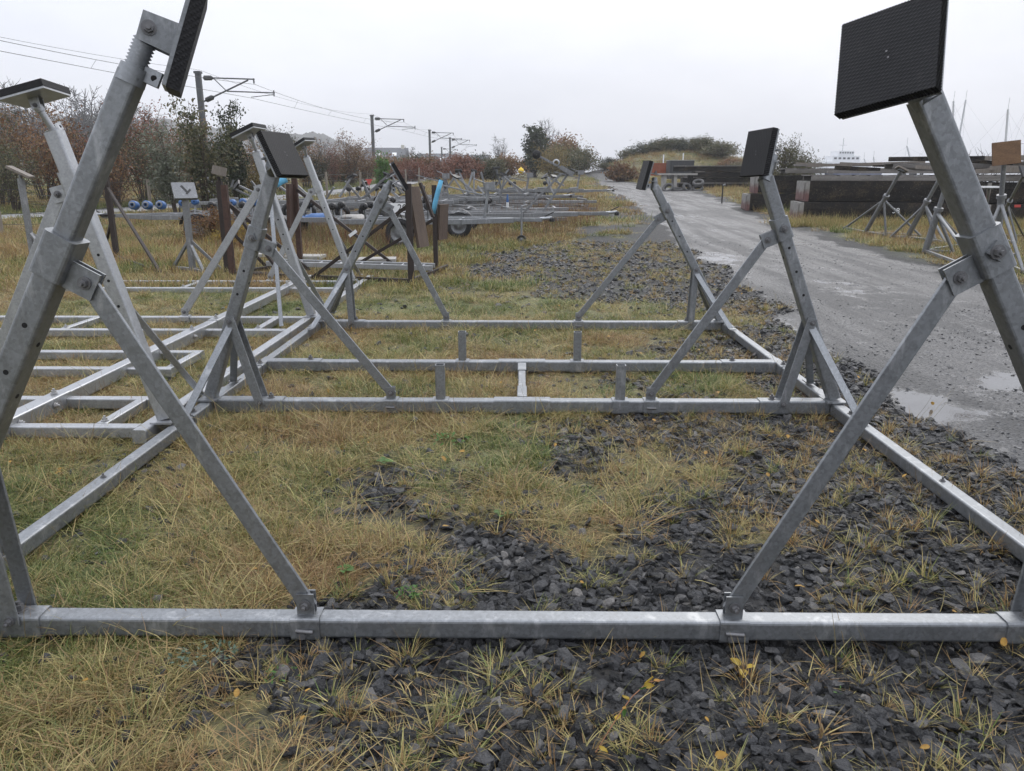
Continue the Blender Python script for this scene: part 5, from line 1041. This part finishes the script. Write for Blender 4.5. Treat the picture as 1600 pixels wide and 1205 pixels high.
def put(x, y, lo, hi, kinds, tint, tv=.2, tilt=.15):
    n = len(x); s = nr.uniform(lo, hi, n); PX.append(np.stack([x, y, drawn(x, y)], -1)); PR.append(np.stack([nr.normal(0, tilt, n), nr.normal(0, tilt, n), nr.uniform(0, 6.28, n)], -1)); PS.append(np.stack([s, s, s * nr.uniform(.75, 1.2, n)], -1))
    PI_.append(nr.choice(kinds, n)); PT.append(np.clip(tint + nr.normal(0, tv, n), 0, 1))
def tint_at(x, y):
    t = .44 + (fbm(x * 1.1, y * 1.1, 41, 4) - .5) * 2.1 + (fbm(x * 4, y * 4, 43, 2) - .5) * .5
    t = t - .35 * np.exp(-((x - .3) / 2.0) ** 2 - ((y - 9.4) / .9) ** 2) + .18 * sst(y, 10, 16) * (1 - sst(x, -9, -6) * 0)
    return t
rg_ = list(range(6)); lg_ = list(range(6, 10)); st_ = list(range(10, 14)); li_ = list(range(14, 17)); sk_ = list(range(17, 20)); fa_ = list(range(20, 24)); ta_ = list(range(24, 27))
for x0, x1, y0, y1, dn in ((-4.5, 3, .9, 3.2, 720), (-6, 3, 3.2, 5.5, 560), (-7, 3.2, 5.5, 8.5, 330), (-9, 3.5, 8.5, 12.5, 130)):
    x, y = pts_in(x0, x1, y0, y1, dn); c, r = cover(x, y); pr = sst(c, .3, .8) * (.35 + .65 * sst(fbm(x * 2.6, y * 2.6, 59, 3), .34, .52)); u = nr.random(len(x)); k = u < pr; x, y = x[k], y[k]; t = tint_at(x, y); z = nr.random(len(x)); sc = 1 + .035 * max(0, y0 - 1)
    lush_ = fbm(x * .8, y * .8, 61, 3)
    a = z < .6; put(x[a], y[a], .6 * sc, 1.15 * sc, rg_, t[a]); a = (z >= .6) & (z < .74) & (lush_ > .4); put(x[a], y[a], .7 * sc, 1.15 * sc, lg_, t[a] + .03); a = (z >= .74) & (z < .98); put(x[a], y[a], .7 * sc, 1.3 * sc, li_, .6 + .2 * t[a], .2); a = z >= .985; put(x[a], y[a], .7, 1.1, sk_, .7 + 0 * t[a], .15, .25)
# clumps among the chippings
for x0, x1, y0, y1, dn in ((-1.8, 3, .9, 5, 60), (-1.8, 3, 5, 9, 80), (-1, 3.4, 9, 17, 50)):
    x, y = pts_in(x0, x1, y0, y1, dn); c, r = cover(x, y); k = (c < .5) & (r < .3) & (nr.random(len(x)) < .35 + .65 * sst(fbm(x * 1.1, y * 1.1, 71, 3), .4, .6)); x, y = x[k], y[k]
    put(x, y, .5, 1.25, st_, .62 + .25 * (fbm(x * 2, y * 2, 73, 2) - .5) * 2, .25, .1); k = nr.random(len(x)) < .5; put(x[k] + nr.normal(0, .05, k.sum()), y[k] + nr.normal(0, .05, k.sum()), .5, 1, li_, .75 + 0 * x[k], .15)
    k = nr.random(len(x)) < .1; put(x[k], y[k], .6, 1, sk_, .7 + 0 * x[k], .15, .3)
x, y = pts_in(-1.2, 2.9, 2.7, 9.5, 190); c, r = cover(x, y); k = (c < .62) & (r < .3) & (nr.random(len(x)) < np.exp(-((x - .9) / 1.3) ** 2) * sst(y, 3.2, 4.6) * sst(fbm(x * 1.7, y * 1.7, 97, 3), .36, .58)); x, y = x[k], y[k]; k = nr.random(len(x)) < .6
put(x[k], y[k], .5, 1.0, li_, .82 + 0 * x[k], .2); put(x[~k], y[~k], .4, .9, rg_, .8 + 0 * x[~k], .22)
# middle and far distance
for x0, x1, y0, y1, dn, lo, hi in ((-14, 4, 10.5, 20, 34, .7, 1.3), (-26, 5, 20, 34, 14, .9, 1.7), (-30, 6, 34, 60, 4, 1.2, 2.4), (6, 18, 10, 26, 26, .5, 1.15), (6, 20, 26, 50, 7, .8, 1.8), (5, 30, 50, 90, 3, 1.4, 2.6)):
    x, y = pts_in(x0, x1, y0, y1, dn); c, r = cover(x, y); k = (nr.random(len(x)) < sst(c, .25, .7)) & (np.abs(x - path_x(y)) > 1.35); x, y = x[k], y[k]; t = tint_at(x, y); green = (x < path_x(y) + 1.9) & (x > path_x(y) - 4); t = np.where(green, .1, t); s = np.where(green, .5, 1)
    put(x, y, lo, hi, fa_, t + .08)
    k = (nr.random(len(x)) < .3) & ~green & (y > 12.5) & (((x < -3) & (y < 17.5)) | (x > 6.5) | ((x > -6) & (x < -3))); put(x[k], y[k], lo * .8, hi * .9, ta_, t[k] + .12)
# rank grass at the foot of the floats
x = nr.uniform(7, 15, 700); y = 21.6 - (x - 7.75) * .158 + nr.normal(-.3, .35, 700); put(x, y, .6, 1.2, ta_, .6 + 0 * x, .2)
scatter('grass', np.concatenate(PX), np.concatenate(PR), np.concatenate(PS), np.concatenate(PI_), np.concatenate(PT), T_all, 'rough autumn grass, green to straw, growing over the yard', 'grass'); NGRASS = sum(len(a) for a in PX)
PX, PR, PS, PI_, PT = [], [], [], [], []
for x0, x1, y0, y1, dn in ((-6.5, 2.2, 15.2, 22, 8), (-6, 2.4, 22, 32, 6), (-6, -2.5, 14.2, 17, 7)):
    x, y = pts_in(x0, x1, y0, y1, dn); k = (fbm(x * .6, y * .6, 83, 3) > .42) & (x < grass_edge(y) - .4) & ~((x > -1.6) & (y < 18.2)); put(x[k], y[k], .4, 1.1, [0, 1, 2], .5 + 0 * x[k], .35, .2)
scatter('dead_weeds', np.concatenate(PX), np.concatenate(PR), np.concatenate(PS), np.concatenate(PI_), np.concatenate(PT), D_all, 'dead reddish brown dock and weed stems among the trailers', 'weeds')
# slate chippings
PX, PR, PS, PI_, PT = [], [], [], [], []
for x0, x1, y0, y1, dn, lo, hi in ((-3, 3.4, .9, 2.6, 2300, .018, .075), (-3.4, 3.4, 2.6, 4.2, 1900, .018, .072), (-4, 3.5, 4.2, 6.5, 1300, .022, .075), (-4, 3.6, 6.5, 10, 480, .035, .09), (-3, 4, 10, 17, 150, .04, .1)):
    x, y = pts_in(x0, x1, y0, y1, dn); c, r = cover(x, y); k = (nr.random(len(x)) < 1 - .93 * sst(c, .3, .62)) & (nr.random(len(x)) < 1 - sst(r, .3, .8)); x, y = x[k], y[k]; n = len(x)
    s = lo + (hi - lo) * nr.random(n) ** 1.9; zz = drawn(x, y) + s * nr.uniform(-.1, .24, n); PX.append(np.stack([x, y, zz], -1)); PR.append(np.stack([nr.normal(0, .4, n), nr.normal(0, .4, n), nr.uniform(0, 6.28, n)], -1)); PS.append(np.stack([s, s, s], -1)); PI_.append(nr.integers(0, 12, n)); PT.append(nr.random(n))
scatter('slate_chippings', np.concatenate(PX), np.concatenate(PR), np.concatenate(PS), np.concatenate(PI_), np.concatenate(PT), S_all, 'loose dark wet slate chippings covering the ground', 'gravel')
PX, PR, PS, PI_ = [], [], [], []
for y0, y1, dn in ((2.6, 6, 900), (6, 10, 420), (10, 18, 120)):
    x, y = pts_in(2.3, 8.0, y0, y1, dn); c, r = cover(x, y); wv_ = np.zeros_like(x)
    for px, py, rx, ry, am in PUD: p = at(px, py); wv_ = np.maximum(wv_, am * np.exp(-(((x - p.x) / rx) ** 2 + ((y - p.y) / ry) ** 2)))
    k = (r > .25) & (nr.random(len(x)) < (.25 + sst(fbm(x * .9, y * .9, 87, 3), .4, .6)) * (1 - sst(wv_, .15, .4))); x, y = x[k], y[k]; n = len(x); s = .008 + .03 * nr.random(n) ** 4
    PX.append(np.stack([x, y, drawn(x, y) + s * .05], -1)); PR.append(np.stack([nr.normal(0, .3, n), nr.normal(0, .3, n), nr.uniform(0, 6.28, n)], -1)); PS.append(np.stack([s, s, s], -1)); PI_.append(nr.integers(0, 6, n))
R_all = []
for i in range(6): o = stone_proto(40 + i); o.data.materials[0] = M('road_chip'); R_all.append(o)
n = sum(len(a) for a in PX); scatter('road_gravel', np.concatenate(PX), np.concatenate(PR), np.concatenate(PS), np.concatenate(PI_), np.zeros(n), R_all, 'fine grey gravel loose on the wet road', 'gravel')
# fallen leaves
def leaf_proto(name, seed, mat):
    q = random.Random(seed); mb = MB(); n = 9; L = .5
    top = [(-L + 2 * L * k / n, (.3 * math.sin(math.pi * (k / n) ** .8) + .02) * q.uniform(.8, 1.15)) for k in range(n + 1)]; vs = []
    for x, w_ in top: z = .12 * math.cos(x * 2.5) + q.gauss(0, .015); vs += [(x, w_, z + .06), (x, 0, z), (x, -w_, z + .06)]
    mb.add(vs, [f for k in range(n) for f in ((3 * k, 3 * k + 3, 3 * k + 4, 3 * k + 1), (3 * k + 1, 3 * k + 4, 3 * k + 5, 3 * k + 2))], True); return proto(name, mb, mat)
L_all = [leaf_proto('leaf_%d' % i, i, 'fallen_leaf') for i in range(5)]
x, y = pts_in(-5, 3, 1, 12, 3.2); n = len(x); s = nr.uniform(.014, .042, n); NL = n
scatter('fallen_leaves', np.stack([x, y, drawn(x, y) + .03 + .02 * nr.random(n)], -1), np.stack([nr.normal(0, .35, n), nr.normal(0, .35, n), nr.uniform(0, 6.28, n)], -1), np.stack([s, s, s], -1), nr.integers(0, 5, n), nr.random(n), L_all, 'scattered orange, yellow and brown fallen leaves', 'leaves')
# weeds one can point at
def rosette(label, px, py, n, L, wd, mat, up=.5, name='weed', seed=0):
    p = at(px, py); q = random.Random(seed); t = thing(name, label, 'weed', (p.x, p.y, float(drawn(np.array([p.x]), np.array([p.y]))[0]) + .015)); 
    for i in range(n):
        a = i * 2.4 + q.uniform(-.3, .3); l = L * q.uniform(.5, 1.1); e = q.uniform(.05, up); mb = MB(); vs = []
        for k in range(6):
            u = k / 5; r = .01 + l * u; w_ = wd * l * math.sin(math.pi * min(1, .12 + .88 * u)) + .002; z = l * (math.sin(e) * u + .1 * u - .25 * u * u) + .01; c, s_ = math.cos(a), math.sin(a)
            vs += [(c * r - s_ * w_, s_ * r + c * w_, z + w_ * .3), (c * r, s_ * r, z), (c * r + s_ * w_, s_ * r - c * w_, z + w_ * .3)]
        mb.add(vs, [f for k in range(5) for f in ((3 * k, 3 * k + 3, 3 * k + 4, 3 * k + 1), (3 * k + 1, 3 * k + 4, 3 * k + 5, 3 * k + 2))], True).build('leaf', mat, t)
    return t
def leaf_patch(label, px, py, r, n, s, mat, seed):
    p = at(px, py); q = random.Random(seed); t = thing('weed', label, 'weed', (p.x, p.y, float(drawn(np.array([p.x]), np.array([p.y]))[0]) + .02)); mb = MB()
    for i in range(n):
        a = q.uniform(0, math.tau); d = r * math.sqrt(q.random()); c = V(math.cos(a) * d, math.sin(a) * d * .8, .02 + .05 * (1 - d / r) * q.random()); l = s * q.uniform(.6, 1.3); R = Euler((q.gauss(0, .5), q.gauss(0, .5), q.uniform(0, 6.28))).to_matrix()
        MB().add([c + R @ V(*v) for v in ((-l, 0, 0), (-l * .3, l * .42, l * .12), (l * .5, l * .34, l * .1), (l, 0, -.1 * l), (l * .5, -l * .34, l * .1), (-l * .3, -l * .42, l * .12), (0, 0, 0))], [(0, 6, 1), (1, 6, 2), (2, 6, 3), (3, 6, 4), (4, 6, 5), (5, 6, 0)], True).build('leaf', mat, t)
leaf_patch('silvery green small leaved weed below the near beam at left', 318, 1032, .11, 90, .009, 'leaf_glaucous', 1)
leaf_patch('green small leaved weed right of the silvery one below the near beam', 440, 1060, .06, 26, .008, 'leaf_green', 12)
rosette('bright green weed in the grass left of the near brace foot', 600, 722, 7, .045, .4, 'leaf_green', .5, seed=2)
leaf_patch('green feathery weed just behind the second beam', 700, 690, .14, 50, .014, 'leaf_green', 3)
leaf_patch('green tufted weed right behind the near beam', 640, 935, .06, 40, .01, 'leaf_green', 4)
rosette('green broad leaf beside a yellow one at the gravel edge', 785, 805, 3, .04, .5, 'leaf_green', .4, seed=5)
leaf_patch('small green seedling at the lower right in the chippings', 1308, 1096, .014, 5, .008, 'leaf_green', 6)
rosette('pale green leaf plant at the left of the gravel edge', 535, 890, 4, .04, .5, 'leaf_green', .3, seed=8)
rosette('two yellow leaves on the chippings below the brace sleeve', 1160, 1045, 3, .05, .3, 'leaf_yellow', .7, seed=7)
def sprig(label, pts, leaves, seed):
    q = random.Random(seed); P_ = [at(*p) for p in pts]; t = thing('bramble_shoot', label, 'weed'); P_ = [p + V(0, 0, h) for p, h in zip(P_, (.03, .07, .1, .12, .11))]
    MB().path(P_, .0016, 5).build('stem', 'copper_rust', t)
    for i in range(leaves):
        k = q.randrange(len(P_) - 1); c = P_[k].lerp(P_[k + 1], q.random()); s = q.uniform(.022, .04); R = Euler((q.gauss(0, .6), q.gauss(0, .6), q.uniform(0, 6.28))).to_matrix(); top = []
        for j in range(7): u = j / 6; top.append((u, .22 * math.sin(math.pi * u ** .8) + .01))
        vs = [c + R @ V(x * s, w_ * s * sg, abs(sg) * .15 * s) for x, w_ in top for sg in (1, 0, -1)]
        MB().add(vs, [f for j in range(6) for f in ((3 * j, 3 * j + 3, 3 * j + 4, 3 * j + 1), (3 * j + 1, 3 * j + 4, 3 * j + 5, 3 * j + 2))], True).build('leaf', ('leaf_yellow', 'leaf_yellow', 'leaf_green', 'fallen_leaf')[i % 4], t)
sprig('trailing shoot with yellow leaves at the bottom centre of the chippings', ((930, 1190), (965, 1150), (985, 1135), (1010, 1120), (1035, 1112)), 9, 5)
0 and sprig('red stemmed shoot with yellow green leaves right of the centre', ((1040, 1170), (1060, 1120), (1085, 1090), (1120, 1065), (1165, 1045)), 9, 9)

# ================================================================== HAZE
hz = MB().box((40, 560, 16), 1500, 1300, 42).build('haze', 'wire'); hz.data.materials.clear()
hm = bpy.data.materials.new('haze'); hm.use_nodes = True; hm.node_tree.nodes.clear(); o_ = hm.node_tree.nodes.new('ShaderNodeOutputMaterial'); pv = hm.node_tree.nodes.new('ShaderNodeVolumePrincipled')
pv.inputs['Color'].default_value = (.93, .94, .96, 1); pv.inputs['Density'].default_value = .0008; pv.inputs['Anisotropy'].default_value = .1; hm.node_tree.links.new(pv.outputs[0], o_.inputs['Volume']); hz.data.materials.append(hm)
tag(hz, 'thin damp haze lying over the whole yard', 'haze', None, 'stuff')
